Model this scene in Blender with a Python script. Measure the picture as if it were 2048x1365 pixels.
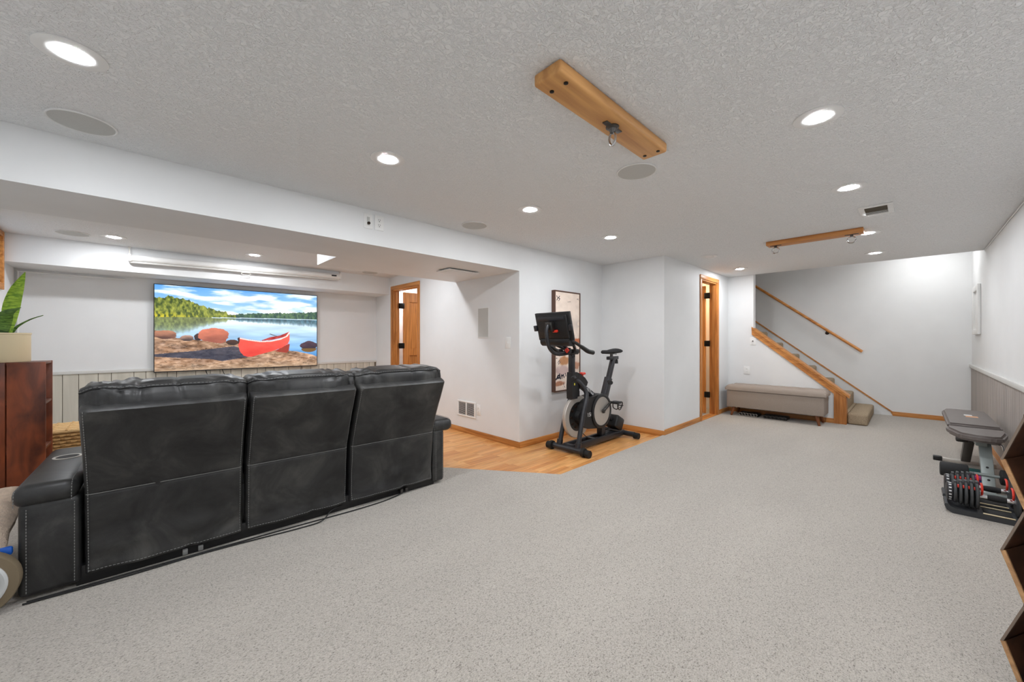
import bpy, bmesh, math, random
import numpy as np
from mathutils import Vector, Matrix

for o in list(bpy.data.objects): bpy.data.objects.remove(o, do_unlink=True)
SC = bpy.context.scene
COL = SC.collection
R = math.radians

# ------------------------------------------------------------------ camera
cam_d = bpy.data.cameras.new('camera')
cam_d.sensor_width = 36.0
cam_d.lens = 770.05 / 2048 * 36.0
cam_d.shift_y = -0.00094
cam_d.clip_start = 0.05
cam = bpy.data.objects.new('camera', cam_d)
cam.location = (0, 0, 1.18)
cam.rotation_euler = (R(90), 0, math.atan2(797.536, 770.05) - R(90))
COL.objects.link(cam)
SC.camera = cam

# ------------------------------------------------------------------ light settings
SC.view_settings.view_transform = 'Standard'
SC.view_settings.look = 'None'
SC.view_settings.gamma = 1.0
SC.view_settings.use_curve_mapping = False
SC.view_settings.exposure = 0.4
LAMP = 370.0          # radiance of a recessed lamp's lens
w = bpy.data.worlds.new('world'); SC.world = w
w.use_nodes = True
w.node_tree.nodes['Background'].inputs[0].default_value = (0.75, 0.86, 1.0, 1)
w.node_tree.nodes['Background'].inputs[1].default_value = 1.2

# ------------------------------------------------------------------ room constants
XL, YR, H = -0.95, -0.588, 2.213
YW, XC, YT, YS = 2.974, 2.982, 6.531, 6.021
XBU, YD, XS, XB = 4.60, 2.09, 6.97, 8.30
ZB = 1.937          # underside of beam and soffits
CZ = 0.02           # carpet surface; laminate surface is 0
ZTOP = 2.62         # stairwell ceiling

# ------------------------------------------------------------------ helpers
def lin(c):
    return tuple(((v / 255) / 12.92 if v / 255 <= 0.04045 else ((v / 255 + 0.055) / 1.055) ** 2.4) for v in c)

class B:
    """collects shapes given in world (or local) coordinates, minus an origin"""
    def __init__(s, o=(0, 0, 0)):
        s.v = []; s.f = []; s.o = Vector(o)
    def add(s, vs, fs):
        n = len(s.v)
        s.v += [Vector(p) - s.o for p in vs]
        s.f += [tuple(i + n for i in f) for f in fs]
        return s
    def addbm(s, bm, mtx=None):
        bm.verts.ensure_lookup_table()
        for i, v in enumerate(bm.verts): v.index = i
        s.add([(mtx @ v.co if mtx else v.co) for v in bm.verts], [[v.index for v in f.verts] for f in bm.faces])
        bm.free(); return s
    def box(s, lo, hi, r=0.0, seg=2, mtx=None):
        lo = Vector(lo); hi = Vector(hi)
        bm = bmesh.new(); bmesh.ops.create_cube(bm, size=1)
        c = (lo + hi) / 2; d = hi - lo
        for v in bm.verts: v.co = Vector((v.co.x * d.x, v.co.y * d.y, v.co.z * d.z)) + c
        if r > 0:
            bmesh.ops.bevel(bm, geom=list(bm.edges), offset=min(r, min(d) * 0.49), segments=seg, profile=0.5, affect='EDGES')
        return s.addbm(bm, mtx)
    def obox(s, c, half, rot, r=0.0, seg=2):
        """box centred at c with half sizes, rotated by a Matrix"""
        m = Matrix.Translation(Vector(c)) @ rot.to_4x4()
        h = Vector(half)
        return s.box(-h, h, r, seg, m)
    def prism(s, pts, axis, a, b):
        """polygon extruded along an axis; pts are the two other coordinates in xyz order"""
        def p3(p, t):
            return {'x': (t, p[0], p[1]), 'y': (p[0], t, p[1]), 'z': (p[0], p[1], t)}[axis]
        n = len(pts)
        vs = [p3(p, a) for p in pts] + [p3(p, b) for p in pts]
        fs = [tuple(range(n)), tuple(range(2 * n - 1, n - 1, -1))] + [(i, (i + 1) % n, n + (i + 1) % n, n + i) for i in range(n)]
        return s.add(vs, fs)
    def tube(s, path, r, n=10, cap=True, flat=1.0):
        P = [Vector(p) for p in path]; k = len(P)
        rs = list(r) if hasattr(r, '__len__') else [r] * k
        t0 = (P[1] - P[0]).normalized()
        up = Vector((0, 0, 1)) if abs(t0.z) < 0.9 else Vector((1, 0, 0))
        nrm = (up - t0 * up.dot(t0)).normalized()
        vs = []
        for i in range(k):
            t = (P[min(i + 1, k - 1)] - P[max(i - 1, 0)]).normalized()
            nrm = (nrm - t * nrm.dot(t)).normalized()
            bn = t.cross(nrm)
            for j in range(n):
                a = 2 * math.pi * j / n
                vs.append(P[i] + (nrm * math.cos(a) + bn * math.sin(a) * flat) * rs[i])
        fs = [(i * n + j, i * n + (j + 1) % n, (i + 1) * n + (j + 1) % n, (i + 1) * n + j) for i in range(k - 1) for j in range(n)]
        if cap: fs += [tuple(range(n - 1, -1, -1)), tuple(range((k - 1) * n, k * n))]
        return s.add(vs, fs)
    def cyl(s, p0, p1, r0, r1=None, n=20):
        return s.tube([p0, p1], [r0, r0 if r1 is None else r1], n)
    def lathe(s, prof, c, axis='z', n=32, closed=False):
        """profile of (radius, height) turned about an axis through c"""
        vs = []; k = len(prof)
        for (r, h) in prof:
            for j in range(n):
                a = 2 * math.pi * j / n; x, y = r * math.cos(a), r * math.sin(a)
                vs.append({'z': (c[0] + x, c[1] + y, c[2] + h), 'y': (c[0] + x, c[1] + h, c[2] + y), 'x': (c[0] + h, c[1] + x, c[2] + y)}[axis])
        fs = [(i * n + j, i * n + (j + 1) % n, (i + 1) * n + (j + 1) % n, (i + 1) * n + j) for i in range(k - 1) for j in range(n)]
        if closed: fs += [((k - 1) * n + j, (k - 1) * n + (j + 1) % n, (j + 1) % n, j) for j in range(n)]
        else:
            fs += [tuple(range(n - 1, -1, -1)), tuple(range((k - 1) * n, k * n))]
        return s.add(vs, fs)
    def grid(s, fn, nu, nv):
        vs = [fn(i / nu, j / nv) for j in range(nv + 1) for i in range(nu + 1)]
        fs = [(j * (nu + 1) + i, j * (nu + 1) + i + 1, (j + 1) * (nu + 1) + i + 1, (j + 1) * (nu + 1) + i) for j in range(nv) for i in range(nu)]
        return s.add(vs, fs)
    def dashes(s, path, r, dash=0.007, gap=0.004):
        """stitches along a polyline"""
        P = [Vector(p) for p in path]
        acc = 0.0; on = True; cur = P[0]; i = 1; step = dash
        while i < len(P):
            d = P[i] - cur; L = d.length
            if L < 1e-6: i += 1; continue
            if L >= step:
                nx = cur + d * (step / L)
                if on: s.tube([cur, nx], r, 4)
                cur = nx; on = not on; step = dash if on else gap
            else:
                if on: s.tube([cur, P[i]], r, 4)
                cur = P[i]; step -= L; i += 1
        return s
    def mesh(s, name, smooth=True, fixn=True, ang=38):
        m = bpy.data.meshes.new(name)
        m.from_pydata([tuple(v) for v in s.v], [], s.f)
        if fixn:
            bm = bmesh.new(); bm.from_mesh(m)
            bmesh.ops.recalc_face_normals(bm, faces=bm.faces); bm.to_mesh(m); bm.free()
        if smooth:
            m.polygons.foreach_set('use_smooth', [True] * len(m.polygons))
            m.set_sharp_from_angle(angle=R(ang))
        m.update(); return m
    def out(s, name, mat, parent=None, smooth=True, fixn=True, ang=38):
        m = s.mesh(name, smooth, fixn, ang)
        return link(name, m, mat, parent)

def link(name, mesh, mat, parent=None):
    o = bpy.data.objects.new(name, mesh)
    if mat is not None and not mesh.materials: mesh.materials.append(mat)
    COL.objects.link(o)
    if parent is not None: o.parent = parent
    return o

def tag(o, label=None, cat=None, group=None, kind=None):
    if label: o['label'] = label
    if cat: o['category'] = cat
    if group: o['group'] = group
    if kind: o['kind'] = kind
    return o

def thing(name, loc, label, cat, group=None, rz=0.0):
    o = bpy.data.objects.new(name, None); COL.objects.link(o)
    o.empty_display_size = 0.1
    o.location = loc; o.rotation_euler = (0, 0, rz)
    return tag(o, label, cat, group)

def struct(name, b, mat, parent=None, smooth=False):
    o = b.out(name, mat, parent, smooth=smooth)
    if parent is None: o['kind'] = 'structure'
    return o

def dup(root, loc, label=None, group=None, rz=None):
    r = root.copy(); COL.objects.link(r); r.location = loc
    if rz is not None: r.rotation_euler = (0, 0, rz)
    if label: r['label'] = label
    if group: r['group'] = group
    for ch in list(root.children):
        c = ch.copy(); COL.objects.link(c); c.parent = r
        for g in list(ch.children):
            d = g.copy(); COL.objects.link(d); d.parent = c
    return r

def smooth_path(pts, n=6):
    P = [Vector(p) for p in pts]
    Q = [P[0] * 2 - P[1]] + P + [P[-1] * 2 - P[-2]]
    res = []
    for i in range(1, len(Q) - 2):
        a, b, c, d = Q[i - 1], Q[i], Q[i + 1], Q[i + 2]
        for k in range(n):
            t = k / n
            res.append(0.5 * ((2 * b) + (c - a) * t + (2 * a - 5 * b + 4 * c - d) * t * t + (3 * b - a - 3 * c + d) * t ** 3))
    res.append(P[-1]); return res

# ------------------------------------------------------------------ materials
def newmat(name):
    m = bpy.data.materials.new(name); m.use_nodes = True
    nt = m.node_tree
    return m, nt, nt.nodes['Principled BSDF']

def coords(nt, scale=(1, 1, 1), kind='Object'):
    tc = nt.nodes.new('ShaderNodeTexCoord'); mp = nt.nodes.new('ShaderNodeMapping')
    mp.inputs['Scale'].default_value = scale
    nt.links.new(tc.outputs[kind], mp.inputs['Vector'])
    return mp.outputs['Vector']

def noise(nt, vec, scale, detail=3.0, rough=0.5, dist=0.0):
    n = nt.nodes.new('ShaderNodeTexNoise')
    n.inputs['Scale'].default_value = scale; n.inputs['Detail'].default_value = detail
    n.inputs['Roughness'].default_value = rough; n.inputs['Distortion'].default_value = dist
    nt.links.new(vec, n.inputs['Vector']); return n.outputs['Fac']

def ramp(nt, fac, stops):
    r = nt.nodes.new('ShaderNodeValToRGB')
    while len(r.color_ramp.elements) < len(stops): r.color_ramp.elements.new(0.5)
    for e, (p, c) in zip(r.color_ramp.elements, stops):
        e.position = p; e.color = (*c, 1)
    nt.links.new(fac, r.inputs['Fac']); return r.outputs['Color']

def mixc(nt, a, b, fac, mode='MIX'):
    m = nt.nodes.new('ShaderNodeMix'); m.data_type = 'RGBA'; m.blend_type = mode
    for k, val in ((6, a), (7, b), (0, fac)):
        if hasattr(val, 'is_output'): nt.links.new(val, m.inputs[k])
        else: m.inputs[k].default_value = val if k == 0 else (*val, 1)
    return m.outputs[2]

def bump(nt, bs, fac, strength, dist=0.01):
    b = nt.nodes.new('ShaderNodeBump')
    b.inputs['Strength'].default_value = strength; b.inputs['Distance'].default_value = dist
    nt.links.new(fac, b.inputs['Height']); nt.links.new(b.outputs['Normal'], bs.inputs['Normal'])

def plain(name, rgb, rough=0.5, metal=0.0, var=0.0, vscale=6.0, bmp=None, spec=0.5, coat=0.0):
    m, nt, bs = newmat(name)
    c = lin(rgb)
    bs.inputs['Roughness'].default_value = rough; bs.inputs['Metallic'].default_value = metal
    bs.inputs['Specular IOR Level'].default_value = spec
    if coat: bs.inputs['Coat Weight'].default_value = coat
    vec = coords(nt)
    f = noise(nt, vec, vscale, 4.0)
    v = max(var, 0.02)
    lo = tuple(x * (1 - v) for x in c); hi = tuple(min(1, x * (1 + v)) for x in c)
    nt.links.new(ramp(nt, f, [(0.3, lo), (0.7, hi)]), bs.inputs['Base Color'])
    if bmp: bump(nt, bs, noise(nt, vec, bmp[0], 2.0), bmp[1], bmp[2] if len(bmp) > 2 else 0.005)
    return m

def wood(name, dark, light, axis='x', fine=30.0, along=1.6, rough=0.45, var=0.18, contrast=(0.32, 0.68), rings=0.35):
    m, nt, bs = newmat(name)
    sc = [fine, fine, fine]; sc['xyz'.index(axis)] = along
    vec = coords(nt, tuple(sc))
    oi = nt.nodes.new('ShaderNodeObjectInfo')
    ad = nt.nodes.new('ShaderNodeVectorMath'); ad.operation = 'ADD'
    mul = nt.nodes.new('ShaderNodeMath'); mul.operation = 'MULTIPLY'; mul.inputs[1].default_value = 37.0
    nt.links.new(oi.outputs['Random'], mul.inputs[0])
    nt.links.new(vec, ad.inputs[0]); nt.links.new(mul.outputs[0], ad.inputs[1])
    f1 = noise(nt, ad.outputs[0], 1.0, 6.0, 0.55, 0.6)
    c1 = ramp(nt, f1, [(contrast[0], lin(dark)), (contrast[1], lin(light))])
    sc2 = [fine * rings, fine * rings, fine * rings]; sc2['xyz'.index(axis)] = along * 0.6
    f2 = noise(nt, coords(nt, tuple(sc2)), 1.0, 2.0, 0.5, 2.0)
    c2 = mixc(nt, c1, ramp(nt, f2, [(0.35, tuple(x * 0.72 for x in lin(dark))), (0.6, lin(light))]), 0.35)
    rr = ramp(nt, oi.outputs['Random'], [(0.0, (1 - var,) * 3), (1.0, (1 + var * 0.6,) * 3)])
    c3 = mixc(nt, c2, rr, 1.0, 'MULTIPLY')
    nt.links.new(c3, bs.inputs['Base Color'])
    bs.inputs['Roughness'].default_value = rough
    bump(nt, bs, f1, 0.15, 0.002)
    return m

def emit(name, rgb, strength):
    m = bpy.data.materials.new(name); m.use_nodes = True; nt = m.node_tree
    nt.nodes.remove(nt.nodes['Principled BSDF'])
    e = nt.nodes.new('ShaderNodeEmission'); e.inputs[0].default_value = (*rgb, 1); e.inputs[1].default_value = strength
    nt.links.new(e.outputs[0], nt.nodes['Material Output'].inputs['Surface']); return m

M = {}
M['wall'] = plain('wall paint', (233, 234, 234), 0.55, var=0.015, vscale=3, bmp=(220, 0.06, 0.002), spec=0.35)
M['white'] = plain('white paint', (236, 236, 234), 0.4)
M['plate'] = plain('white plastic', (240, 240, 238), 0.35)
M['trimgrey'] = plain('light grey moulding', (214, 213, 209), 0.5)
# knock-down ceiling texture
m, nt, bs = newmat('textured ceiling paint')
bs.inputs['Roughness'].default_value = 0.8; bs.inputs['Specular IOR Level'].default_value = 0.25
vec = coords(nt)
bs.inputs['Base Color'].default_value = (*lin((245, 246, 246)), 1)
f = noise(nt, vec, 58.0, 3.0, 0.55, 1.2)
rp = ramp(nt, f, [(0.42, (0, 0, 0)), (0.56, (1, 1, 1))])
bump(nt, bs, rp, 0.75, 0.005)
M['ceil'] = m
# carpet
m, nt, bs = newmat('grey loop carpet')
bs.inputs['Roughness'].default_value = 0.95; bs.inputs['Specular IOR Level'].default_value = 0.1
vec = coords(nt)
vn = nt.nodes.new('ShaderNodeTexVoronoi'); vn.inputs['Scale'].default_value = 190.0
nt.links.new(vec, vn.inputs['Vector'])
fl = noise(nt, coords(nt, (150, 210, 180)), 1.0, 3.0, 0.6, 0.5)
big = noise(nt, coords(nt, (0.8, 2.4, 1)), 1.0, 2.0)
c1 = ramp(nt, fl, [(0.30, lin((112, 104, 95))), (0.44, lin((187, 179, 168))), (0.70, lin((209, 202, 192)))])
c2 = mixc(nt, c1, ramp(nt, vn.outputs['Distance'], [(0.0, (1.0, 1.0, 1.0)), (0.75, (0.80, 0.80, 0.80))]), 1.0, 'MULTIPLY')
c3 = mixc(nt, c2, ramp(nt, big, [(0.3, (0.95, 0.95, 0.95)), (0.7, (1.05, 1.05, 1.05))]), 1.0, 'MULTIPLY')
nt.links.new(c3, bs.inputs['Base Color'])
bump(nt, bs, fl, 0.8, 0.006)
bs.inputs['Sheen Weight'].default_value = 0.35; bs.inputs['Sheen Roughness'].default_value = 0.5
M['carpet'] = m
M['stair_carpet'] = plain('tan stair carpet', (172, 154, 130), 0.95, var=0.3, vscale=120, bmp=(150, 0.8, 0.01), spec=0.1)
# laminate: three narrow staves to a board
m, nt, bs = newmat('honey laminate')
vec = coords(nt)
br = nt.nodes.new('ShaderNodeTexBrick'); br.offset = 0.37; br.offset_frequency = 1; br.squash = 1.0
br.inputs['Color1'].default_value = (*lin((236, 178, 112)), 1); br.inputs['Color2'].default_value = (*lin((208, 138, 74)), 1)
br.inputs['Mortar'].default_value = (*lin((165, 100, 50)), 1)
br.inputs['Scale'].default_value = 1.0; br.inputs['Mortar Size'].default_value = 0.0006
br.inputs['Brick Width'].default_value = 0.41; br.inputs['Row Height'].default_value = 0.0635
oi = nt.nodes.new('ShaderNodeObjectInfo')
ad = nt.nodes.new('ShaderNodeVectorMath'); ad.operation = 'ADD'
cb = nt.nodes.new('ShaderNodeCombineXYZ')
mu = nt.nodes.new('ShaderNodeMath'); mu.operation = 'MULTIPLY'; mu.inputs[1].default_value = 9.13
nt.links.new(oi.outputs['Random'], mu.inputs[0]); nt.links.new(mu.outputs[0], cb.inputs['X'])
nt.links.new(vec, ad.inputs[0]); nt.links.new(cb.outputs[0], ad.inputs[1])
nt.links.new(ad.outputs[0], br.inputs['Vector'])
mp = nt.nodes.new('ShaderNodeMapping'); mp.inputs['Scale'].default_value = (2.5, 45, 1)
nt.links.new(ad.outputs[0], mp.inputs['Vector'])
g = noise(nt, mp.outputs[0], 1.0, 5.0, 0.6, 0.8)
c = mixc(nt, br.outputs['Color'], ramp(nt, g, [(0.3, (0.72, 0.66, 0.6)), (0.62, (1.08, 1.08, 1.08))]), 1.0, 'MULTIPLY')
nt.links.new(c, bs.inputs['Base Color']); bs.inputs['Roughness'].default_value = 0.32
M['laminate'] = m
M['oak_x'] = wood('oak trim x', (176, 104, 40), (226, 158, 86), 'x', 40, 1.8)
M['oak_y'] = wood('oak trim y', (176, 104, 40), (226, 158, 86), 'y', 40, 1.8)
M['oak_z'] = wood('oak trim z', (170, 98, 36), (222, 150, 78), 'z', 40, 1.8)
M['pine_x'] = wood('pine board x', (180, 122, 66), (226, 172, 108), 'x', 26, 1.2, 0.5)
M['pine_y'] = wood('pine board y', (184, 110, 48), (222, 156, 88), 'y', 26, 1.2, 0.5)
M['crate'] = wood('dark red stained crate wood', (58, 24, 12), (150, 74, 38), 'z', 12, 3.5, 0.4, 0.15)
M['crate_h'] = wood('dark red stained shelf wood', (60, 28, 16), (130, 70, 42), 'y', 18, 2.0, 0.4, 0.15)
M['walnut'] = wood('dark walnut board', (34, 20, 14), (92, 58, 38), 'x', 22, 2.0, 0.45, 0.12)
M['rawedge'] = wood('raw board edge', (150, 108, 72), (206, 160, 112), 'x', 40, 20.0, 0.6, 0.1)
M['greyedge'] = plain('grey brown board edge', (128, 112, 98), 0.6, var=0.1)
M['legwood'] = wood('walnut turned leg', (96, 50, 22), (150, 88, 44), 'z', 40, 3.0, 0.35)
M['panel_l'] = wood('cream painted panel board', (205, 200, 186), (212, 207, 194), 'z', 30, 1.2, 0.55, 0.05, rings=.2)
M['groove'] = plain('panel groove shade', (112, 102, 88), 0.8)  # dark colour stands in for shade inside the cream panel grooves
M['groove_r'] = plain('grey panel groove shade', (112, 104, 98), 0.8)  # groove shade of the grey panelling, put into colour
M['panel_r'] = wood('grey washed panel board', (150, 141, 135), (182, 174, 168), 'z', 45, 1.0, 0.6, 0.08)
M['black'] = plain('black plastic', (24, 24, 25), 0.45, var=0.1)
M['bikeblack'] = plain('black powder coat', (34, 35, 40), 0.38, var=0.08, spec=0.6)
M['satinblack'] = plain('satin black foam', (30, 30, 31), 0.75, var=0.1)
M['rubber'] = plain('black rubber', (20, 20, 20), 0.7)
M['darkmetal'] = plain('dark steel', (86, 84, 82), 0.35, metal=0.9)
M['steel'] = plain('polished steel', (196, 196, 196), 0.22, metal=1.0)
M['silver'] = plain('brushed silver', (196, 190, 182), 0.42, metal=0.55, var=0.04)
M['hinge'] = plain('black hinge', (24, 22, 22), 0.4, metal=0.6)
M['bronze'] = plain('dark bronze', (58, 44, 36), 0.4, metal=0.8)
M['red'] = plain('red plastic', (222, 58, 40), 0.4)
M['yellow'] = plain('yellow sticker', (222, 210, 60), 0.5)
M['grille'] = plain('speaker grille cloth', (198, 198, 194), 0.85, var=0.05, vscale=300, bmp=(600, 0.3, 0.002))
M['ventdark'] = plain('vent shadow metal', (92, 84, 72), 0.6)
M['slot'] = plain('dark slot', (28, 28, 28), 0.7)
M['settee'] = plain('grey brown linen', (158, 146, 136), 0.9, var=0.08, vscale=180, bmp=(420, 0.35, 0.002), spec=0.15)
M['pot'] = plain('cream ceramic', (232, 216, 178), 0.4, var=0.03)
M['soil'] = plain('potting soil', (52, 40, 30), 0.95, var=0.3, vscale=80)
M['wicker'] = plain('woven wicker', (196, 154, 98), 0.7, var=0.2, vscale=60)
M['wicker_l'] = plain('pale wicker lid', (222, 184, 128), 0.7, var=0.12, vscale=60)
M['blanket'] = plain('beige plush blanket', (204, 184, 165), 0.95, var=0.12, vscale=40, bmp=(130, 0.7, 0.008), spec=0.1)
M['wheelgrey'] = plain('light grey plastic wheel', (196, 198, 198), 0.4)
M['tan'] = plain('tan tyre', (120, 106, 84), 0.7)
M['blue'] = plain('blue plastic', (24, 92, 190), 0.4)
M['vinyl'] = plain('grey brown vinyl', (104, 96, 92), 0.5, var=0.08, vscale=20, bmp=(200, 0.1, 0.001))
M['vinyl_side'] = plain('dark brown vinyl', (72, 60, 54), 0.5)
M['benchframe'] = plain('grey enamel frame', (150, 158, 156), 0.4, metal=0.2)
M['plate_iron'] = plain('dark grey weight plate', (62, 64, 66), 0.5, var=0.06, spec=0.5)
M['tray'] = plain('charcoal moulded tray', (58, 60, 63), 0.45)
M['chrome'] = plain('chrome', (224, 224, 226), 0.12, metal=1.0)
M['pink'] = plain('pink foam', (214, 84, 168), 0.7)
M['navy'] = plain('blue foam', (42, 66, 132), 0.7)
M['teal'] = plain('dark teal foam', (22, 78, 76), 0.7)
M['cord'] = plain('black cord', (16, 16, 17), 0.5)
M['stitch'] = plain('pale stitching', (128, 128, 126), 0.7)
M['seam'] = plain('pale seam thread', (132, 132, 130), 0.6)
M['framebrown'] = plain('brown picture frame', (92, 62, 48), 0.5, var=0.06)
M['concrete'] = plain('grey basement floor', (150, 146, 140), 0.8, var=0.08)
M['backroom'] = plain('unfinished white wall', (232, 226, 214), 0.8, var=0.03)
M['printwhite'] = plain('white print', (225, 225, 225), 0.5)
M['printorange'] = plain('orange print', (206, 152, 112), 0.5)
M['lamp'] = emit('lamp lens', (0.955, 0.985, 1.03), LAMP)
M['stairlamp'] = emit('stair lamp lens', (0.98, 0.99, 1.0), 58.0)
M['warmlamp'] = emit('warm lamp lens', (1.0, 0.74, 0.42), 190.0)
# leather
m, nt, bs = newmat('charcoal leather')
vec = coords(nt)
f1 = noise(nt, vec, 4.2, 7.0, 0.64, 0.6)
c = ramp(nt, f1, [(0.34, lin((28, 28, 29))), (0.52, lin((47, 47, 47))), (0.76, lin((78, 77, 74)))])
nt.links.new(c, bs.inputs['Base Color']); bs.inputs['Roughness'].default_value = 0.42
bs.inputs['Specular IOR Level'].default_value = 0.45
bump(nt, bs, noise(nt, vec, 260, 2.0), 0.12, 0.002)
M['leather'] = m
# snake plant leaf
m, nt, bs = newmat('banded leaf')
vec = coords(nt, (14, 14, 60))
f1 = noise(nt, vec, 1.0, 3.0, 0.5, 1.5)
nt.links.new(ramp(nt, f1, [(0.35, lin((96, 150, 14))), (0.6, lin((176, 214, 60)))]), bs.inputs['Base Color'])
bs.inputs['Roughness'].default_value = 0.4
M['leaf'] = m
m, nt, bs = newmat('dark banded leaf')
f1 = noise(nt, coords(nt, (14, 14, 60)), 1.0, 3.0, 0.5, 1.5)
nt.links.new(ramp(nt, f1, [(0.35, lin((40, 76, 24))), (0.65, lin((110, 150, 60)))]), bs.inputs['Base Color'])
bs.inputs['Roughness'].default_value = 0.4
M['leafdark'] = m
# clear glass
m, nt, bs = newmat('window glass')
bs.inputs['Transmission Weight'].default_value = 1.0; bs.inputs['Roughness'].default_value = 0.02; bs.inputs['IOR'].default_value = 1.1
M['glass'] = m
def vcol(name, emission):
    m = bpy.data.materials.new(name); m.use_nodes = True; nt = m.node_tree; bs = nt.nodes['Principled BSDF']
    a = nt.nodes.new('ShaderNodeAttribute'); a.attribute_name = 'Col'
    if emission:
        bs.inputs['Base Color'].default_value = (0.01, 0.01, 0.01, 1); bs.inputs['Roughness'].default_value = 0.25
        nt.links.new(a.outputs['Color'], bs.inputs['Emission Color']); bs.inputs['Emission Strength'].default_value = emission
    else:
        nt.links.new(a.outputs['Color'], bs.inputs['Base Color']); bs.inputs['Roughness'].default_value = 0.7
    return m
M['screen'] = vcol('lit television picture', 1.0); M['screen'].cycles.emission_sampling = 'NONE'
M['canvas'] = vcol('painted canvas', 0)

# ================================================================== SETTING
# floor: carpet slab with a cut-out for the laminate
cp = [(XL - .1, YR - .1), (XB + .1, YR - .1), (XB + .1, 3.3), (7.02, 3.3), (7.02, YD + .012), (XBU, YD + .012), (2.61, 2.10), (2.0, 2.94), (1.62, 3.46), (1.62, YT + .1), (XL - .1, YT + .1)]
b = B(); b.prism(cp, 'z', -0.06, CZ)
floor = struct('floor', b, M['carpet'])
b = B(); b.box((1.4, 2.0, -0.09), (5.0, YT + .1, -0.03))
lam = struct('floor_laminate', b, M['concrete'])
random.seed(4)
pm = B(); pm.box((0, 0.0008, -0.011), (1.2, 0.1895, 0), 0.0012, 1)
plank_mesh = pm.mesh('plank'); plank_mesh.materials.append(M['laminate'])
row = 0; y = 2.06
while y < YT:
    x = 1.5 - random.random() * 1.2
    while x < XC + 0.05:
        xa, xb = x, x + 1.2
        # keep boards that show beyond the carpet edge (or the wall ends)
        edge = 2.61 - (y + 0.19 - 2.10) * 0.726 if y < 3.46 else 1.62
        ok = xb > edge - 0.02 and xa < (4.62 if y < YW else XC)
        if ok:
            o = link('plank', plank_mesh, None, lam); o.location = (x, y, 0)
        x += 1.2
    # boards past the outer corner, in front of the bicycle wall
    while x < XBU and y < YW:
        o = link('plank', plank_mesh, None, lam); o.location = (x, y, 0); x += 1.2
    y += 0.19; row += 1
b = B(); b.box((XC + .1, 3.3, -.06), (5.2, YT + .1, -.001)); struct('floor_utility', b, M['concrete'])
b = B(); b.box((4.75, YD + .02, -.06), (6.96, 3.7, .012)); struct('floor_closet', b, M['carpet'])

# ceilings
b = B(); b.box((XL - .1, YR - .1, H), (XS, YT + .1, H + .1)); struct('ceiling', b, M['ceil'])
b = B(); b.box((XS, YR - .1, ZTOP), (XB + .1, 3.3, ZTOP + .1)); struct('ceiling_stairwell', b, M['wall'])
b = B(); b.box((XS - .1, YR, H + .1), (XS, 1.73, ZTOP)); struct('wall_header', b, M['wall'])
b = B(); b.prism([(XL, YW), (XC, YW), (XC, 4.15), (1.283, 4.15), (1.283, 3.63), (XL, 3.63)], 'z', ZB, H)
struct('ceiling_beam', b, M['wall'])
b = B(); b.box((XL, YS, ZB), (XC, YT, H)); struct('ceiling_soffit', b, M['wall'])

# walls
WY0, WY1, WZ0, WZ1 = 5.12, 5.99, 1.72, 2.19
b = B()
b.box((XL - .1, YR, 0), (XL, WY0, H)); b.box((XL - .1, WY1, 0), (XL, YT, H))
b.box((XL - .1, WY0, 0), (XL, WY1, WZ0)); b.box((XL - .1, WY0, WZ1), (XL, WY1, H))
struct('wall_left', b, M['wall'])
b = B(); b.box((XL - .1, YR - .1, 0), (XB + .1, YR, ZTOP)); wall_right = struct('wall_right', b, M['wall'])
b = B(); b.box((XL - .1, YT, 0), (5.2, YT + .1, H)); wall_tv = struct('wall_television', b, M['wall'])
D1a, D1b, D1z = 5.11, 5.895, 2.0
b = B()
b.box((XC, YW, 0), (XC + .1, D1a, H)); b.box((XC, D1b, 0), (XC + .1, YT, H)); b.box((XC, D1a, D1z), (XC + .1, D1b, H))
b.box((XC + .1, YW, 0), (XBU + .1, YW + .1, H))
struct('wall_corner', b, M['wall'])
b = B(); b.box((XBU, YD, 0), (XBU + .1, YW, H))
D2a, D2b, D2z = 5.797, 6.433, 2.06
b.box((XBU + .1, YD, 0), (D2a, YD + .1, H)); b.box((D2b, YD, 0), (XS, YD + .1, H)); b.box((D2a, YD, D2z), (D2b, YD + .1, H))
struct('wall_hall', b, M['wall'])
NY0, NY1 = 0.635, 1.726   # knee wall in y
CAPZ0, CAPZ1 = 0.425, 1.335
b = B(); b.prism([(NY0, 0), (3.3, 0), (3.3, ZTOP), (NY1, ZTOP), (NY1, CAPZ1), (NY0, CAPZ0)], 'x', XS, XS + .11)
struct('wall_stair', b, M['wall'])
b = B(); b.box((XB, YR - .1, 0), (XB + .1, 3.3, ZTOP)); struct('wall_back', b, M['wall'])
b = B(); b.box((XS + .11, 3.2, 0), (XB, 3.3, ZTOP)); struct('wall_stair_end', b, M['wall'])
# rooms behind the two doors
b = B(); b.box((5.1, 4.3, 0), (5.2, YT, H)); b.box((XC + .1, 4.3, 0), (5.1, 4.4, H)); struct('wall_utility', b, M['backroom'])
b = B(); b.box((4.75, YD + .1, 0), (4.85, 3.6, H)); b.box((4.75, 3.6, 0), (XS, 3.7, H)); struct('wall_closet', b, M['backroom'])

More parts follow.
